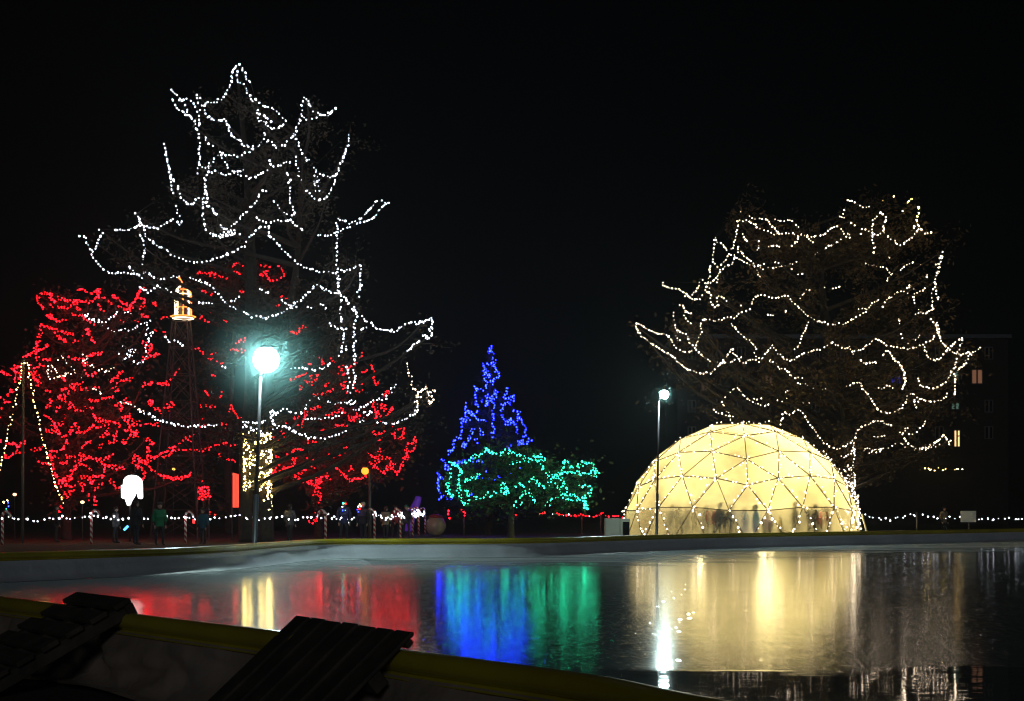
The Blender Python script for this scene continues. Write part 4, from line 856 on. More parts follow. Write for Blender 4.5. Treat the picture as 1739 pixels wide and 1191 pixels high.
# wraps on trunks
def wrap(label, colour, d, boxes, rad, group):
    """A string wound round a stem: boxes of (x centre, half width px, y top, y foot, bulbs)."""
    runs = []
    for xc, hw, y0, y1, cnt in boxes:
        rr = hw * d / F
        for i in range(cnt):
            a = math.pi + math.pi * (random.random() * 1.08 - .04) + random.uniform(-.08, .08)
            runs.append([at(xc, y0 + (y1 - y0) * (i + random.random()) / cnt, d) + Vector((math.cos(a) * rr * 1.04, math.sin(a) * rr * 1.06, 0))])
    return light_string(label, colour, runs, group, rad, .2, 0.05)
random.seed(41)
wrap('golden light string wound densely round the upper half of the twin trunk', 'gold', 66, [(437, 23, 736, 834, 250)], 0.048, 'light strings on the tall tree')
wrap('golden light string wound round the slimmer foot of the twin trunk', 'gold', 66, [(418.5, 6.5, 832, 892, 34)], 0.066, 'light strings on the tall tree')
wrap('golden light string wound round the thicker foot of the twin trunk', 'gold', 66, [(448, 12.5, 832, 892, 72)], 0.066, 'light strings on the tall tree')
wrap('soft white light string wound round the trunk behind the dome edge', 'warm', 84, [(1438, 13, 788, 840, 110), (1443, 14, 840, 902, 90)], 0.06, 'light strings on the wide tree')
# bare mast with gold guy strings
b0 = ground_at(38, 64); mast = empty('mast', 'thin mast with two gold lit lines spreading from its top', 'mast', None, b0)
bm = bmesh.new(); tube(bm, [(0, 0, 0), (0.05, 0, at(40, 612, 64).z)], [0.07, 0.04], 8); link('pole', bm, M['steel'], mast, True)
bm = bmesh.new(); bmesh.ops.create_uvsphere(bm, u_segments=10, v_segments=6, radius=0.09, matrix=Matrix.Translation((0.05, 0, at(40, 611, 64).z))); link('finial', bm, M['steel'], mast, True)
for lab, txt in (('gold light string slanting down from the mast top toward the red coiled bushes', 'c3 200,775 235,785 245,830 250,900 262,960 275,1000 285,1060 290,1110 305,1180 | c4 300,0 320,80 335,180 355,265 380,340 410,430 425,520 455,600 490,690 520,735'),
                 ('gold light string slanting from the mast top out past the scene edge', 'c3 190,775 175,825 170,850 170,920 160,960 140,1040 115,1140 110,1165 | c4 110,10 75,110 50,220 35,330 5,460 -40,580 -90,700')):
    light_string(lab, 'gold', [[at(x, y, 64) for x, y in run] for run in survey(txt)], 'gold strings on the mast', 0.040, 0.15, 0.03)

# ------------------------------------------------------------------ candy cane posts and the light string along them
m = bpy.data.materials.new('cane_stripe'); m.use_nodes = True; nt = m.node_tree; N = nt.nodes; L = nt.links
tc = N.new('ShaderNodeTexCoord'); wv = N.new('ShaderNodeTexWave'); wv.bands_direction = 'DIAGONAL'; wv.inputs['Scale'].default_value = 2.6
L.new(tc.outputs['Object'], wv.inputs['Vector'])
cr = N.new('ShaderNodeValToRGB'); cr.color_ramp.interpolation = 'CONSTANT'; cr.color_ramp.elements[0].color = (0.42, 0.03, 0.03, 1)
cr.color_ramp.elements[1].position = 0.5; cr.color_ramp.elements[1].color = (0.8, 0.76, 0.66, 1)
L.new(wv.outputs['Fac'], cr.inputs['Fac']); L.new(cr.outputs[0], N['Principled BSDF'].inputs['Base Color']); N['Principled BSDF'].inputs['Roughness'].default_value = 0.35
M['cane'] = m
def cane(px, top_py, d, label, hook=1):
    h = at(px, top_py, d).z; b0 = ground_at(px, d)
    r = empty('candy_cane', label, 'candy cane', 'striped candy cane posts', b0)
    bm = bmesh.new(); tube(bm, [(0, 0, 0), (0, 0, h * .5), (0, 0, h - .2)], .055, 10); link('post', bm, M['cane'], r, True)
    bm = bmesh.new(); pts = [Vector((hook * .17 * (1 - math.cos(a)), 0, h - .2 + .17 * math.sin(a))) for a in [math.pi * 1.12 * k / 9 for k in range(10)]]
    tube(bm, pts, .055, 10); link('hook', bm, M['cane'], r, True)
    return b0 + Vector((0, 0, h - .12))
CANES = [(4, 868, 60, 'striped candy cane post under the mast with gold lines'),
         (155, 866, 62, 'striped candy cane post before the red coiled trunk of the bushy tree'),
         (315, 868, 64, 'striped candy cane post at the foot of the lattice tower'),
         (553, 866, 64, 'striped candy cane post before the slim red coiled trunk'),
         (636, 864, 69, 'striped candy cane post below the orange street lamp'),
         (680, 864, 74, 'striped candy cane post before the purple inflatable'),
         (701, 862, 80, 'striped candy cane post just past the purple inflatable'),
         (711, 861, 85, 'second last striped candy cane post before the big ornament ball'),
         (722, 862, 90, 'striped candy cane post touching the big ornament ball')]
heads = [cane(*c, hook=-1 if i > 2 else 1) for i, c in enumerate(CANES)]
def swag(a, b, sag, n=9):
    return [a.lerp(b, k / n) + Vector((0, 0, -sag * 4 * (k / n) * (1 - k / n))) for k in range(n + 1)]
FG = 'light strings along the fence'
pre = heads[0] + Vector((-3.5, -.6, 0))
mid = ground_at(470, 64) + Vector((0, 0, 1.2))
off = Vector((0, -0.08, -0.14))
light_string('cool white fence string from the mast to the lattice tower foot', 'white', [swag(pre + off, heads[0] + off, .12), swag(heads[0] + off, heads[1] + off, .16), swag(heads[1] + off, heads[2] + off, .16)], FG, .058, .20, .045)
light_string('cool white fence string behind the post of the huge round lamp', 'white', [swag(heads[2] + off, ground_at(400, 64) + Vector((0, -.1, 1.25)), .12), swag(ground_at(400, 64) + Vector((0, -.1, 1.25)), mid, .12), swag(mid, heads[3] + off, .14)], FG, .055, .21, .045)
light_string('cool white fence string bunching up toward the big ornament ball', 'white', [swag(heads[k] + off, heads[k + 1] + off, .22) for k in range(3, 8)], FG, .046, .22, .06)
E = [at(940, 873, 92), at(985, 874, 92), at(1022, 874, 92), at(1060, 877, 92)]
light_string('red fence string below the green lit tree, ending at the white cabinet', 'red', [swag(a, b, .10) for a, b in zip(E, E[1:])], FG, .062, .17, .05, mixed=['red', 'red', 'red', 'red', 'white'])
light_string('red light string tufts on stakes under the blue conifer', 'red', [[at(761, 868, 84), at(764, 880, 84)], [at(786, 866, 84), at(792, 872, 84), at(788, 878, 84)], [at(870, 875, 86), at(879, 875, 86)], [at(914, 872, 88), at(925, 872, 88), at(920, 869, 88)]], FG, .07, .16, .04)
E = [at(1466, 877, 76), at(1557, 874, 76), at(1643, 877, 76), at(1752, 880, 76)]
light_string('cool white fence string beyond the dome, passing the blank sign', 'white', [swag(a, b, .15) for a, b in zip(E, E[1:])], FG, .052, .25, .05)
def stake(px, d, h, label):
    r = empty('stake', label, 'stake', 'plain stakes carrying light strings', ground_at(px, d))
    bm = bmesh.new(); tube(bm, [(0, 0, 0), (0, 0, h)], [.05, .045], 8); link('post', bm, M['steel'], r, True)
    bm = bmesh.new(); bmesh.ops.create_uvsphere(bm, u_segments=8, v_segments=6, radius=.06, matrix=Matrix.Translation((0, 0, h + .02))); link('cap', bm, M['steel'], r, True)
stake(1557, 76, 1.32, 'plain stake holding the fence string between dome and blank sign')
stake(988, 92, 1.25, 'plain stake under the red fence string at the green tree edge')
stake(1020, 92, 1.25, 'plain stake under the red fence string closer to the white cabinet')
stake(788, 84, 1.2, 'plain stake topped by a red bulb tuft under the conifer')
# leaning guy pole at the dome's outer foot
r = empty('guy_pole', 'pale pole leaning at the outer foot of the glowing dome', 'pole', None, ground_at(1476, 68))
bm = bmesh.new(); tube(bm, [(0, 0, 0), at(1464, 873, 68) - ground_at(1476, 68)], .05, 8); link('pole', bm, M['box_white'], r, True)
bm = bmesh.new(); lathe(bm, [(.1, 0), (.1, .05), (.05, .06)], (0, 0, 0), 8); link('foot', bm, M['dark_metal'], r)

# blank sign on a post
d = 73; b0 = ground_at(1645, d); r = empty('sign_board', 'blank pale sign board on a short post by the fence string', 'sign', None, b0)
c = at(1644.5, 877.5, d) - b0
bm = bmesh.new(); box(bm, c, (0.80, .03, .58)); bmesh.ops.bevel(bm, geom=bm.edges[:], offset=.008, segments=1, affect='EDGES'); link('board', bm, M['sign_white'], r)
bm = bmesh.new(); box(bm, (0.02, .045, .6), (.07, .05, 1.2)); link('post', bm, M['steel'], r)
# white cabinet beside the dome
d = 60; b0 = ground_at(1044, d); r = empty('cabinet', 'white equipment cabinet with a dark open hatch beside the dome', 'cabinet', None, b0)
bm = bmesh.new(); box(bm, (-.12, 0, .57), (.62, .6, 1.14)); bmesh.ops.bevel(bm, geom=bm.edges[:], offset=.015, segments=2, affect='EDGES'); link('body', bm, M['box_white'], r)
bm = bmesh.new(); box(bm, (.42, .05, .57), (.40, .5, 1.10)); link('side_bay', bm, M['box_white'], r)
bm = bmesh.new(); box(bm, (.47, -.215, .68), (.27, .03, .62)); link('hatch', bm, M['pane_dark'], r)
# big ornament ball
d = 82; b0 = ground_at(740, d); r = empty('ornament_ball', 'big pale ornament ball with a dull red cap on the grass', 'ornament', None, b0)
rad = 17.5 * d / F
bm = bmesh.new(); bmesh.ops.create_uvsphere(bm, u_segments=28, v_segments=18, radius=rad, matrix=Matrix.Translation((0, 0, rad))); link('ball', bm, mat('pearl', (0.32, 0.32, 0.26), 0.18), r, True)
bm = bmesh.new(); lathe(bm, [(rad * .55, rad * 1.86), (rad * .66, rad * 1.80), (rad * .62, rad * 2.0), (rad * .3, rad * 2.12), (.02, rad * 2.14)], (0, 0, 0), 20); link('cap', bm, mat('red_cap', (0.35, 0.03, 0.03), .35), r, True)
bm = bmesh.new(); tube(bm, [Vector((.14 * math.cos(a), 0, rad * 2.2 + .14 * math.sin(a))) for a in [2 * math.pi * k / 10 for k in range(11)]], .025, 6); link('ring', bm, M['steel'], r, True)

# white glowing inflatable, red glowing banner, purple inflatable
d = 67; b0 = ground_at(224, d); r = empty('lit_sign', 'white glowing bell shaped sign raised above the heads at the fence', 'lit sign', None, b0)
OUTL = [(207.5, 845), (207, 825), (210.5, 823.5), (211, 816), (214, 811), (219, 808), (225, 807), (231, 808), (236, 811), (240, 816), (241, 823), (241.5, 845), (239.5, 847.5), (236.5, 847), (235, 843.5), (234, 838), (231.5, 836.5), (229, 839), (228, 843), (223.5, 850), (220, 858), (217.5, 858.5), (215.5, 853), (213.5, 847.5), (210, 847)]
bm = bmesh.new()
fr = [bm.verts.new(at(x, y, d) - b0 + Vector((0, -.16, 0))) for x, y in OUTL]; bk = [bm.verts.new(v.co + Vector((0, .32, 0))) for v in fr]
bm.faces.new(fr); bm.faces.new(bk[::-1])
for k in range(len(fr)):
    j = (k + 1) % len(fr); bm.faces.new((fr[k], bk[k], bk[j], fr[j]))
bmesh.ops.recalc_face_normals(bm, faces=bm.faces)
link('panel', bm, glow('lit_acrylic', (1.0, 1.0, 0.95), 3.2), r)
bm = bmesh.new(); tube(bm, [(-.16, .25, 0), (-.16, .25, 2.6)], .05, 8); link('post', bm, M['dark_metal'], r, True)
bm = bmesh.new(); tube(bm, [(-.16, .25, 2.5), (-.1, .12, 2.5)], .04, 6); link('bracket', bm, M['dark_metal'], r, True)
d = 69; b0 = ground_at(406, d); r = empty('banner', 'red glowing upright banner tucked beside the wrapped trunk', 'banner', None, b0)
zt, zb = at(406, 803, d).z, at(406, 862, d).z
m = bpy.data.materials.new('lit_banner'); m.use_nodes = True; nt = m.node_tree; b = nt.nodes['Principled BSDF']
tc = nt.nodes.new('ShaderNodeTexCoord'); wv = nt.nodes.new('ShaderNodeTexWave'); wv.inputs['Scale'].default_value = 5; wv.bands_direction = 'X'
cr = nt.nodes.new('ShaderNodeValToRGB'); cr.color_ramp.elements[0].color = (0.85, 0.035, 0.02, 1); cr.color_ramp.elements[1].color = (1, 0.10, 0.05, 1)
nt.links.new(tc.outputs['Object'], wv.inputs['Vector']); nt.links.new(wv.outputs['Fac'], cr.inputs['Fac']); nt.links.new(cr.outputs[0], b.inputs['Emission Color']); b.inputs['Emission Strength'].default_value = 1.6
b.inputs['Base Color'].default_value = (.3, .02, .02, 1)
bm = bmesh.new()
vs = []
for k in range(9):
    x = -.31 + .58 * k / 8; y = .05 * math.sin(k * 1.1); vs.append(((x, y, zt - .02 * k), (x, y, zb + .30 * max(0, k - 4) / 4)))
fr = [(bm.verts.new(a), bm.verts.new(q)) for a, q in vs]
for a, q in zip(fr, fr[1:]): bm.faces.new((a[0], q[0], q[1], a[1]))
bmesh.ops.solidify(bm, geom=bm.faces[:], thickness=.03); link('cloth', bm, m, r)
bm = bmesh.new(); tube(bm, [(-.34, 0, 0), (-.34, 0, zt + .05)], .03, 8); link('pole', bm, M['steel'], r, True)
d = 90; b0 = ground_at(698, d); r = empty('inflatable', 'purple glowing inflatable candle leaning over the fence end', 'inflatable', None, b0)
bm = bmesh.new(); tube(bm, catmull([at(694, 905, d) - b0, at(697, 880, d) - b0, at(704, 862, d) - b0, at(709, 852, d) - b0, at(710.5, 843, d) - b0], 4), [.3] * 8 + [.24] * 4 + [.2] * 4 + [.1], 12)
link('body', bm, glow('lit_purple', (0.20, 0.03, 0.75), .18), r, True)
bm = bmesh.new(); lathe(bm, [(.42, 0), (.42, .14), (.3, .2)], at(694, 905, d) - b0 - Vector((0, 0, at(694, 905, d).z)), 14); link('base', bm, M['dark_metal'], r)

# lattice tower with a lit lantern on top
random.seed(5)
d = 80; b0 = ground_at(305, d); tw = empty('lattice_tower', 'slender lattice tower carrying a glowing orange and white lantern', 'tower', None, b0)
zt = at(308, 545, d).z; hb, ht = 1.32, 0.42
cor = []
for sx, sy in ((-1, -1), (1, -1), (1, 1), (-1, 1)):
    a = Vector((sx * hb, sy * hb, 0)); c = Vector((sx * ht + .1, sy * ht, zt)); cor.append((a, c))
    bm = bmesh.new(); tube(bm, [a, c], [.05, .04], 6); link('leg', bm, M['steel'], tw, True)
for k in range(8):
    t0, t1 = k / 8, (k + 1) / 8
    bm = bmesh.new()
    for i in range(4):
        a, c = cor[i], cor[(i + 1) % 4]
        p, q, r1, s = a[0].lerp(a[1], t0), c[0].lerp(c[1], t0), a[0].lerp(a[1], t1), c[0].lerp(c[1], t1)
        tube(bm, [p, s], .018, 4); tube(bm, [q, r1], .018, 4); tube(bm, [r1, s], .022, 4)
    link('brace', bm, M['steel'], tw)
M['tube_w'] = glow('lit_tube_white', (1.0, 0.72, 0.45), 5.0); M['tube_o'] = glow('lit_tube_orange', (1.0, 0.20, 0.03), 4.0)
lc = at(311, 538, d) - b0
def poly(n, rx, z, ph=0): return [lc + Vector((rx * math.cos(2 * math.pi * k / n + ph), rx * math.sin(2 * math.pi * k / n + ph), z)) for k in range(n + 1)]
bm = bmesh.new(); lathe(bm, [(.62, -.06), (.62, .02)], lc, 8); link('platform', bm, M['dark_metal'], tw)
lan = bpy.data.objects.new('lantern', bpy.data.meshes.new('lantern')); COL.objects.link(lan); lan.parent = tw
bm = bmesh.new(); lathe(bm, [(.30, .02), (.30, 1.25), (.36, 1.3), (.25, 1.62), (.08, 1.78), (.02, 1.95)], lc, 8); bm.to_mesh(lan.data); bm.free(); lan.data.materials.append(M['dark_metal'])
for z, rr, mm in ((.0, .70, 'tube_o'), (-.1, .58, 'tube_w'), (.5, .47, 'tube_o'), (1.25, .46, 'tube_w'), (1.5, .36, 'tube_o')):
    bm = bmesh.new(); tube(bm, poly(8, rr, z, .2), .028, 5); link('rope_light', bm, M[mm], lan, True)
for k in range(8):
    a = 2 * math.pi * k / 8 + .2; u = Vector((math.cos(a), math.sin(a), 0))
    bm = bmesh.new(); tube(bm, [lc + u * .44 + Vector((0, 0, .05)), lc + u * .44 + Vector((0, 0, 1.25)), lc + u * .36 + Vector((0, 0, 1.5)), lc + u * .12 + Vector((0, 0, 1.8))], .05, 5); link('rope_light', bm, M['tube_w' if k % 3 else 'tube_o'], lan, True)
bm = bmesh.new(); tube(bm, [lc + Vector((0, 0, 1.8)), lc + Vector((-.25, 0, 2.25))], .05, 6); link('rope_light', bm, M['tube_o'], lan, True)
# red bulb basket at the tower foot
random.seed(77)
runs = []
for k in range(6):
    y = 828 + k * 3.6
    runs.append([at(335 + (k % 2) * 1.5, y, 72), at(345, y + 1.5, 71.7), at(355, y - 1, 72)])
runs.append([at(349, 824, 72), at(354, 827, 72), at(357, 835, 72), at(355, 843, 72)])
bk = empty('light_basket', 'basket shaped frame outlined in red bulbs at the lattice tower foot', 'basket', None, ground_at(345, 72))
bm = bmesh.new(); q0 = ground_at(345, 72)
for x0, x1 in ((335, 335), (355, 355), (345, 345)): tube(bm, [ground_at(x0, 72) - q0, at(x1, 828, 72) - q0], .02, 5)
for y in (828, 838, 849): tube(bm, [at(334, y, 72) - q0, at(356, y, 72) - q0], .02, 5)
link('frame', bm, M['steel'], bk)
light_string('red light string woven into the basket shaped frame', 'red', runs, 'red and white light strings on the bushy tree', .05, .16, .05)

# ------------------------------------------------------------------ dark flats behind the wide tree, few windows lit
d = 150; b0 = ground_at(1440, d)
fl = empty('apartment_block', 'dark apartment block with a few lit windows behind the wide tree', 'building', None, b0)
def X(px): return (px - 1440) * d / F
def Z(py): return CZ - (py - HY) * d / F
x0, x1, zt = X(1150), X(1712), Z(575)
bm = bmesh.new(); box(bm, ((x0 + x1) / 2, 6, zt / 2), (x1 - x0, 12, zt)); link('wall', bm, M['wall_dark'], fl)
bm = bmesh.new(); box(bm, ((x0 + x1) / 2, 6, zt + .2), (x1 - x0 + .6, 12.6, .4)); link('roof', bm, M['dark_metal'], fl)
LIT = {'amber': glow('win_amber', (1.0, .42, .20), .16), 'blue': glow('win_blue', (.03, .03, 1.0), .32), 'dim': glow('win_dim', (1.0, .45, .12), .055), 'pale': glow('win_pale', (.5, 1, .75), .12), 'bright': glow('win_bright', (1.0, .62, .25), 1.6)}
def window(px, py, w, h, kind):
    x, z = X(px), Z(py); ww, hh = w * d / F, h * d / F
    f = bpy.data.objects.new('window', bpy.data.meshes.new('window')); COL.objects.link(f); f.parent = fl
    bm = bmesh.new()
    for cx_, cz_, sx, sz in ((x - ww / 2, z, .09, hh + .09), (x + ww / 2, z, .09, hh + .09), (x, z - hh / 2, ww, .09), (x, z + hh / 2, ww, .09), (x, z, .16, hh)):
        box(bm, (cx_, -.05, cz_), (sx, .10, sz))
    bm.to_mesh(f.data); bm.free(); f.data.materials.append(M['frame_w'])
    bm = bmesh.new(); box(bm, (x, -.02, z), (ww - .05, .04, hh - .05)); link('pane', bm, LIT[kind] if kind else M['pane_dark'], f)
for w in ((1659, 640, 18, 24, 'amber'), (1521, 645, 17, 13, 'blue'), (1306, 648, 13, 20, 'dim'), (1197, 657, 11, 13, 'dim'), (1622, 640, 11, 18, 'pale'), (1622, 690, 13, 11, 'pale'), (1625, 745, 10, 28, 'bright'), (1457, 783, 9, 12, 'dim')):
    window(*w)
for px in range(1175, 1710, 42):
    for py in (600, 645, 690, 735):
        if all(abs(px - q) > 24 or abs(py - s) > 26 for q, s in ((1659, 640), (1521, 645), (1306, 648), (1197, 657), (1622, 640), (1622, 690), (1625, 745))):
            window(px, py, 13, 20, None)
random.seed(8)
light_string('golden light string along a balcony of the dark apartment block', 'gold', [[at(1571, 796, 148), at(1584, 799, 148), at(1588, 798, 148)], [at(1594, 795, 148), at(1597, 799, 148)], [at(1600, 797, 148), at(1609, 797, 148)], [at(1622, 798, 148), at(1635, 797, 148)]], None, .085, .24, .07)

# ------------------------------------------------------------------ people
def cloth(name, c): return mat(name, c, 0.85, noise=(4, tuple(min(1, q * 1.5) for q in c)))
HAIR = mat('hair', (0.02, 0.014, 0.01), 0.6)
def skinned(name, verts, edges_, radii, m, parent=None, sub=1):
    me = bpy.data.meshes.new(name); me.from_pydata([tuple(v) for v in verts], edges_, []); me.update()
    o = bpy.data.objects.new(name, me); COL.objects.link(o); me.materials.append(m)
    sk_ = o.modifiers.new('skin', 'SKIN'); sk_.use_smooth_shade = True
    for i, r_ in enumerate(radii):
        me.skin_vertices[0].data[i].radius = r_ if isinstance(r_, tuple) else (r_, r_)
    me.skin_vertices[0].data[0].use_root = True
    ss = o.modifiers.new('sub', 'SUBSURF'); ss.levels = sub; ss.render_levels = sub
    if parent: o.parent = parent
    return o
def person(px, d, label, coat, h=1.72, face=0.0, hat=None, arm=0.0, group='people at the light show', seed=0, base=None):
    rnd = random.Random(seed * 7 + int(px)); s = h / 1.75
    loc = base if base is not None else ground_at(px, d)
    st = rnd.uniform(.02, .12)
    V = [(0, 0, .95), (0, .01, 1.12), (0, .01, 1.32), (0, 0, 1.46), (0, -.01, 1.55), (0, -.03, 1.64), (0, -.02, 1.73),
         (.10, 0, .90), (.12, -st, .50), (.12, 0.02 - st, .09), (.13, -.16 - st, .04),
         (-.10, 0, .90), (-.12, st, .50), (-.12, st + .03, .09), (-.13, st - .15, .04),
         (.19, 0, 1.42), (.25, .02, 1.15), (.24, -.06 - .25 * arm, .92 + .30 * arm), (.23, -.10 - .30 * arm, .82 + .36 * arm),
         (-.19, 0, 1.42), (-.25, .02, 1.15), (-.24, -.10, .92), (-.23, -.14, .82)]
    E_ = [(0, 1), (1, 2), (2, 3), (3, 4), (4, 5), (5, 6), (0, 7), (7, 8), (8, 9), (9, 10), (0, 11), (11, 12), (12, 13), (13, 14),
          (2, 15), (15, 16), (16, 17), (17, 18), (2, 19), (19, 20), (20, 21), (21, 22)]
    Rr = [(.17, .12), (.15, .11), (.18, .12), (.08, .08), (.055, .055), (.085, .10), (.07, .085), .095, .065, .05, .04, .095, .065, .05, .04,
          .07, .055, .04, .035, .07, .055, .04, .035]
    b_ = skinned('person', V, E_, Rr, M['trouser']); tag(b_, label, 'person', group)
    b_.location = loc; b_.rotation_euler.z = face; b_.scale = (s, s, s)
    C = [(0, 0, .98), (0, .01, 1.15), (0, .01, 1.33), (0, 0, 1.46), (.19, 0, 1.42), (.26, .02, 1.15), (.245, -.05 - .22 * arm, .95 + .28 * arm), (-.19, 0, 1.42), (-.26, .02, 1.15), (-.245, -.09, .95), (0, 0, .78)]
    skinned('coat', C, [(0, 1), (1, 2), (2, 3), (2, 4), (4, 5), (5, 6), (2, 7), (7, 8), (8, 9), (0, 10)], [(.21, .155), (.20, .15), (.21, .15), .085, .095, .08, .06, .095, .08, .06, (.22, .17)], coat, b_)
    bm = bmesh.new(); bmesh.ops.create_uvsphere(bm, u_segments=14, v_segments=9, radius=.098, matrix=Matrix.Translation((0, -.045, 1.63)) @ Matrix.Diagonal((.86, .95, 1.2, 1)))
    for sx in (-1, 1): bmesh.ops.create_uvsphere(bm, u_segments=6, v_segments=4, radius=.022, matrix=Matrix.Translation((sx * .083, -.03, 1.63)))
    bmesh.ops.create_uvsphere(bm, u_segments=6, v_segments=4, radius=.022, matrix=Matrix.Translation((0, -.14, 1.62)))
    link('face', bm, M['skin'], b_, True)
    bm = bmesh.new(); bmesh.ops.create_uvsphere(bm, u_segments=14, v_segments=9, radius=.118, matrix=Matrix.Translation((0, -.012, 1.685)) @ Matrix.Diagonal((.92, 1.0, .95, 1)))
    bmesh.ops.delete(bm, geom=[v for v in bm.verts if v.co.z < 1.655 and v.co.y < .02], context='VERTS')
    link('hat' if hat else 'hair', bm, hat or HAIR, b_, True)
    for i in (18, 22):
        p = Vector(V[i]); bm = bmesh.new()
        for k in range(4): tube(bm, [p + Vector((.012 * (k - 1.5), 0, -.03)), p + Vector((.014 * (k - 1.5), -.015, -.08)), p + Vector((.013 * (k - 1.5), -.04, -.11 - .01 * (k in (1, 2))))], [.011, .010, .007], 5)
        sg = -1 if i == 18 else 1
        tube(bm, [p + Vector((sg * .02, -.01, -.01)), p + Vector((sg * .045, -.03, -.045)), p + Vector((sg * .04, -.045, -.07))], [.012, .011, .008], 5)
        bmesh.ops.create_uvsphere(bm, u_segments=8, v_segments=6, radius=.042, matrix=Matrix.Translation(p + Vector((0, -.005, -.02))) @ Matrix.Diagonal((.8, .5, 1, 1)))
        link('hand', bm, M['skin'], b_, True)
    return b_
G = cloth('green_coat', (0.01, 0.16, 0.07)); K = cloth('black_coat', (0.015, 0.016, 0.02)); TE = cloth('teal_coat', (0.02, 0.10, 0.14)); GR = cloth('grey_coat', (0.10, 0.10, 0.10))
TAN = cloth('tan_coat', (0.22, 0.18, 0.12)); PU = cloth('purple_coat', (0.10, 0.02, 0.14)); RD = cloth('red_coat', (0.30, 0.03, 0.03)); YE = cloth('yellow_coat', (0.5, 0.34, 0.04)); NV = cloth('navy_coat', (0.02, 0.025, 0.06))
WOOL = cloth('pale_wool', (0.35, 0.32, 0.28)); TW = cloth('teal_wool', (0.03, 0.22, 0.18))
person(271, 59, 'person in a long green coat standing at the fence string', G, 1.78, .5, seed=1)
hp = person(231, 60, 'person in a black coat standing under the white bell shaped sign', K, 1.86, 2.6, arm=.3, seed=2)
person(196, 63, 'person in a grey coat beside the white bell shaped sign', GR, 1.62, 2.2, seed=3)
person(345, 61, 'person in a teal coat below the red bulb basket', TE, 1.55, -.4, seed=4)
person(492, 66, 'person in a grey coat between wrapped trunk and slim red trunk', GR, 1.74, 2.9, seed=5)
person(584, 66, 'person in a navy coat with bare head, past the slim red trunk', NV, 1.92, .2, seed=6)
person(617, 66, 'person in a black coat and pale woollen hat below the orange lamp', K, 1.84, -.3, hat=WOOL, seed=7)
person(671, 78, 'person in a red coat just before the purple inflatable', RD, 1.75, 1.0, seed=8)
person(690, 76, 'person in a black coat and teal woollen hat by the purple inflatable', K, 1.76, .3, hat=TW, seed=9)
person(95, 66, 'person in a black coat under the gold line of the mast', K, 1.7, 2.0, seed=10)
person(655, 72, 'person in a tan coat between two candy cane posts', TAN, 1.66, 3.0, seed=11)
GD = 'people inside the dome'
for px, yy, lab, ct, h, hat in ((1153, -3.7, 'person in a black coat inside the dome, next to the slim lamp post', K, 1.78, None), (1207, -4.3, 'person in a red coat inside the dome', RD, 1.72, None),
                                (1246, -4.2, 'person in a navy coat inside the dome under the long vertical strut', NV, 1.80, None), (1303, -4.1, 'person in a purple coat inside the dome', PU, 1.45, None),
                                (1324, -3.9, 'small person in a yellow coat inside the dome', YE, 1.28, None), (1346, -4.0, 'tall person in a black coat and pale hat inside the dome', K, 1.90, WOOL), (1379, -3.4, 'person in a grey coat inside the dome, beyond the tall one', GR, 1.78, None),
                                (1180, -5, 'person in a tan coat inside the dome, between the black and the red coat', TAN, 1.70, None), (1226, -3, 'person in a black coat inside the dome, just past the red coat', K, 1.84, None), (1268, -6, 'person in a teal coat inside the dome, next to the navy coat', TE, 1.66, None), (1284, -2, 'person in a green coat inside the dome, close to the purple coat', G, 1.74, None), (1362, -7, 'person in a navy coat inside the dome, behind the tall one', NV, 1.72, None), (1398, -3, 'person in a red coat inside the dome by its outer foot', RD, 1.68, None)):
    dx = (px - CX) * 65.3 / F - DC.x; dd = 70 - math.sqrt(max(1, (5.15 + 0.1 * yy + .4) ** 2 - dx * dx)); person(px, dd, lab, ct, h, random.uniform(-2, 2), hat=hat, group=GD, seed=int(px))
person(1603, 84, 'person in a tan coat far behind the fence string past the dome', TAN, 1.7, .4, seed=12)
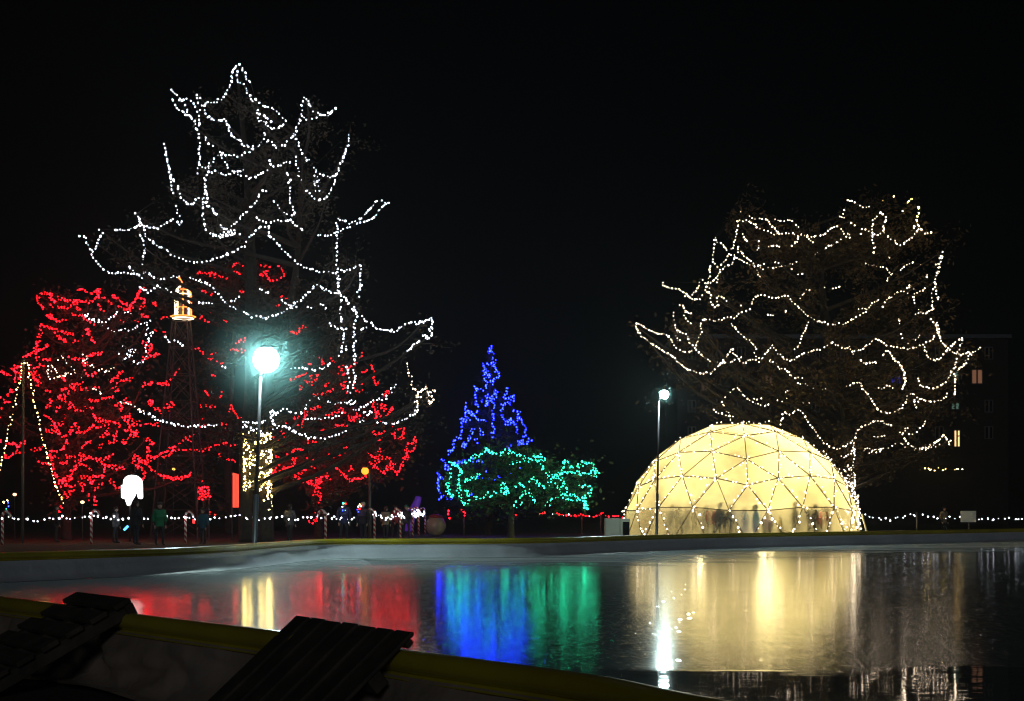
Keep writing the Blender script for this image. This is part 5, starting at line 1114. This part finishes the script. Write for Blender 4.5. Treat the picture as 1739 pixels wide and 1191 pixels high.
# small lit things people carry
bm = bmesh.new(); tube(bm, [at(210.5, 900.5, 58.6), at(217.5, 893.5, 58.6)], [.05, .05], 8)
tag(link('glow_stick', bm, glow('stick_glow', (0.10, 0.45, 1.0), 2.6), None, True), 'blue glow stick held low at the fence', 'glow stick')
bm = bmesh.new(); tube(bm, [at(329, 882, 59), at(329, 889, 59)], [.05, .05], 8)
tag(link('glow_stick', bm, glow('stick_red', (1.0, 0.03, 0.03), 3), None, True), 'short red glow stick beside the lattice tower cane', 'glow stick')
for (px, py, c, s, lab) in ((25, 840, (1, .5, .25), 3.5, 'amber lantern globe next to the mast foot'), (140, 853, (1, .75, .35), 3.5, 'yellow lantern globe beside the red coiled trunk'), (295, 797, (1, .4, .08), 3, 'tiny orange lantern globe inside the lattice tower')):
    d = 70 if px != 295 else 84; b0 = ground_at(px, d); r = empty('garden_lantern', lab, 'lantern', 'small garden lanterns', b0); z = at(px, py, d).z
    bm = bmesh.new(); bmesh.ops.create_uvsphere(bm, u_segments=12, v_segments=8, radius=.08, matrix=Matrix.Translation((0, 0, z)) @ Matrix.Diagonal((1.25, 1, .9, 1))); link('globe', bm, glow('lantern_glow', c, s), r, True)
    bm = bmesh.new(); tube(bm, [(0, 0, 0), (0, 0, z - .06)], .02, 6); link('post', bm, M['dark_metal'], r)
random.seed(90)
light_string('short many coloured light string worn by the person in navy', 'white', [[at(583, 855, 65.6)], [at(587, 855.5, 65.6)], [at(581.5, 861, 65.6)], [at(582, 867, 65.6)], [at(586.5, 867, 65.6)]], 'coloured light strings on people', .05, .2, .0, mixed=['white', 'green', 'red', 'blue'])
light_string('short many coloured light string worn by the person in a pale hat', 'white', [[at(611, 857, 65.6)], [at(613, 860, 65.6)], [at(608.5, 860.5, 65.6)], [at(610.5, 864.5, 65.6)], [at(606.5, 865.5, 65.6)], [at(608.5, 869.5, 65.6)]], 'coloured light strings on people', .05, .2, .0, mixed=['white', 'gold', 'red', 'blue'])
light_string('short many coloured light string at the mast foot', 'gold', [[at(6.5, 853, 60)], [at(12.5, 850, 60)], [at(14.5, 860, 60)], [at(10.5, 864.5, 60)], [at(14, 854, 60)]], 'coloured light strings on people', .05, .2, .0, mixed=['gold', 'green', 'blue'])

# ------------------------------------------------------------------ night haze that catches the lamps
HAZE = 0.0005
if HAZE:
    bm = bmesh.new(); box(bm, (0, 270, 14), (604, 604, 30)); hz = link('haze', bm, None); tag(hz, kind='stuff')
    m = bpy.data.materials.new('haze'); m.use_nodes = True; nt = m.node_tree; nt.nodes.remove(nt.nodes['Principled BSDF'])
    v = nt.nodes.new('ShaderNodeVolumePrincipled'); v.inputs['Density'].default_value = HAZE; v.inputs['Color'].default_value = (0.8, 0.9, 0.9, 1); v.inputs['Anisotropy'].default_value = 0.6
    nt.links.new(v.outputs[0], nt.nodes['Material Output'].inputs['Volume']); hz.data.materials.append(m)
print('bulbs', N_BULB, 'objects', len(S.objects))
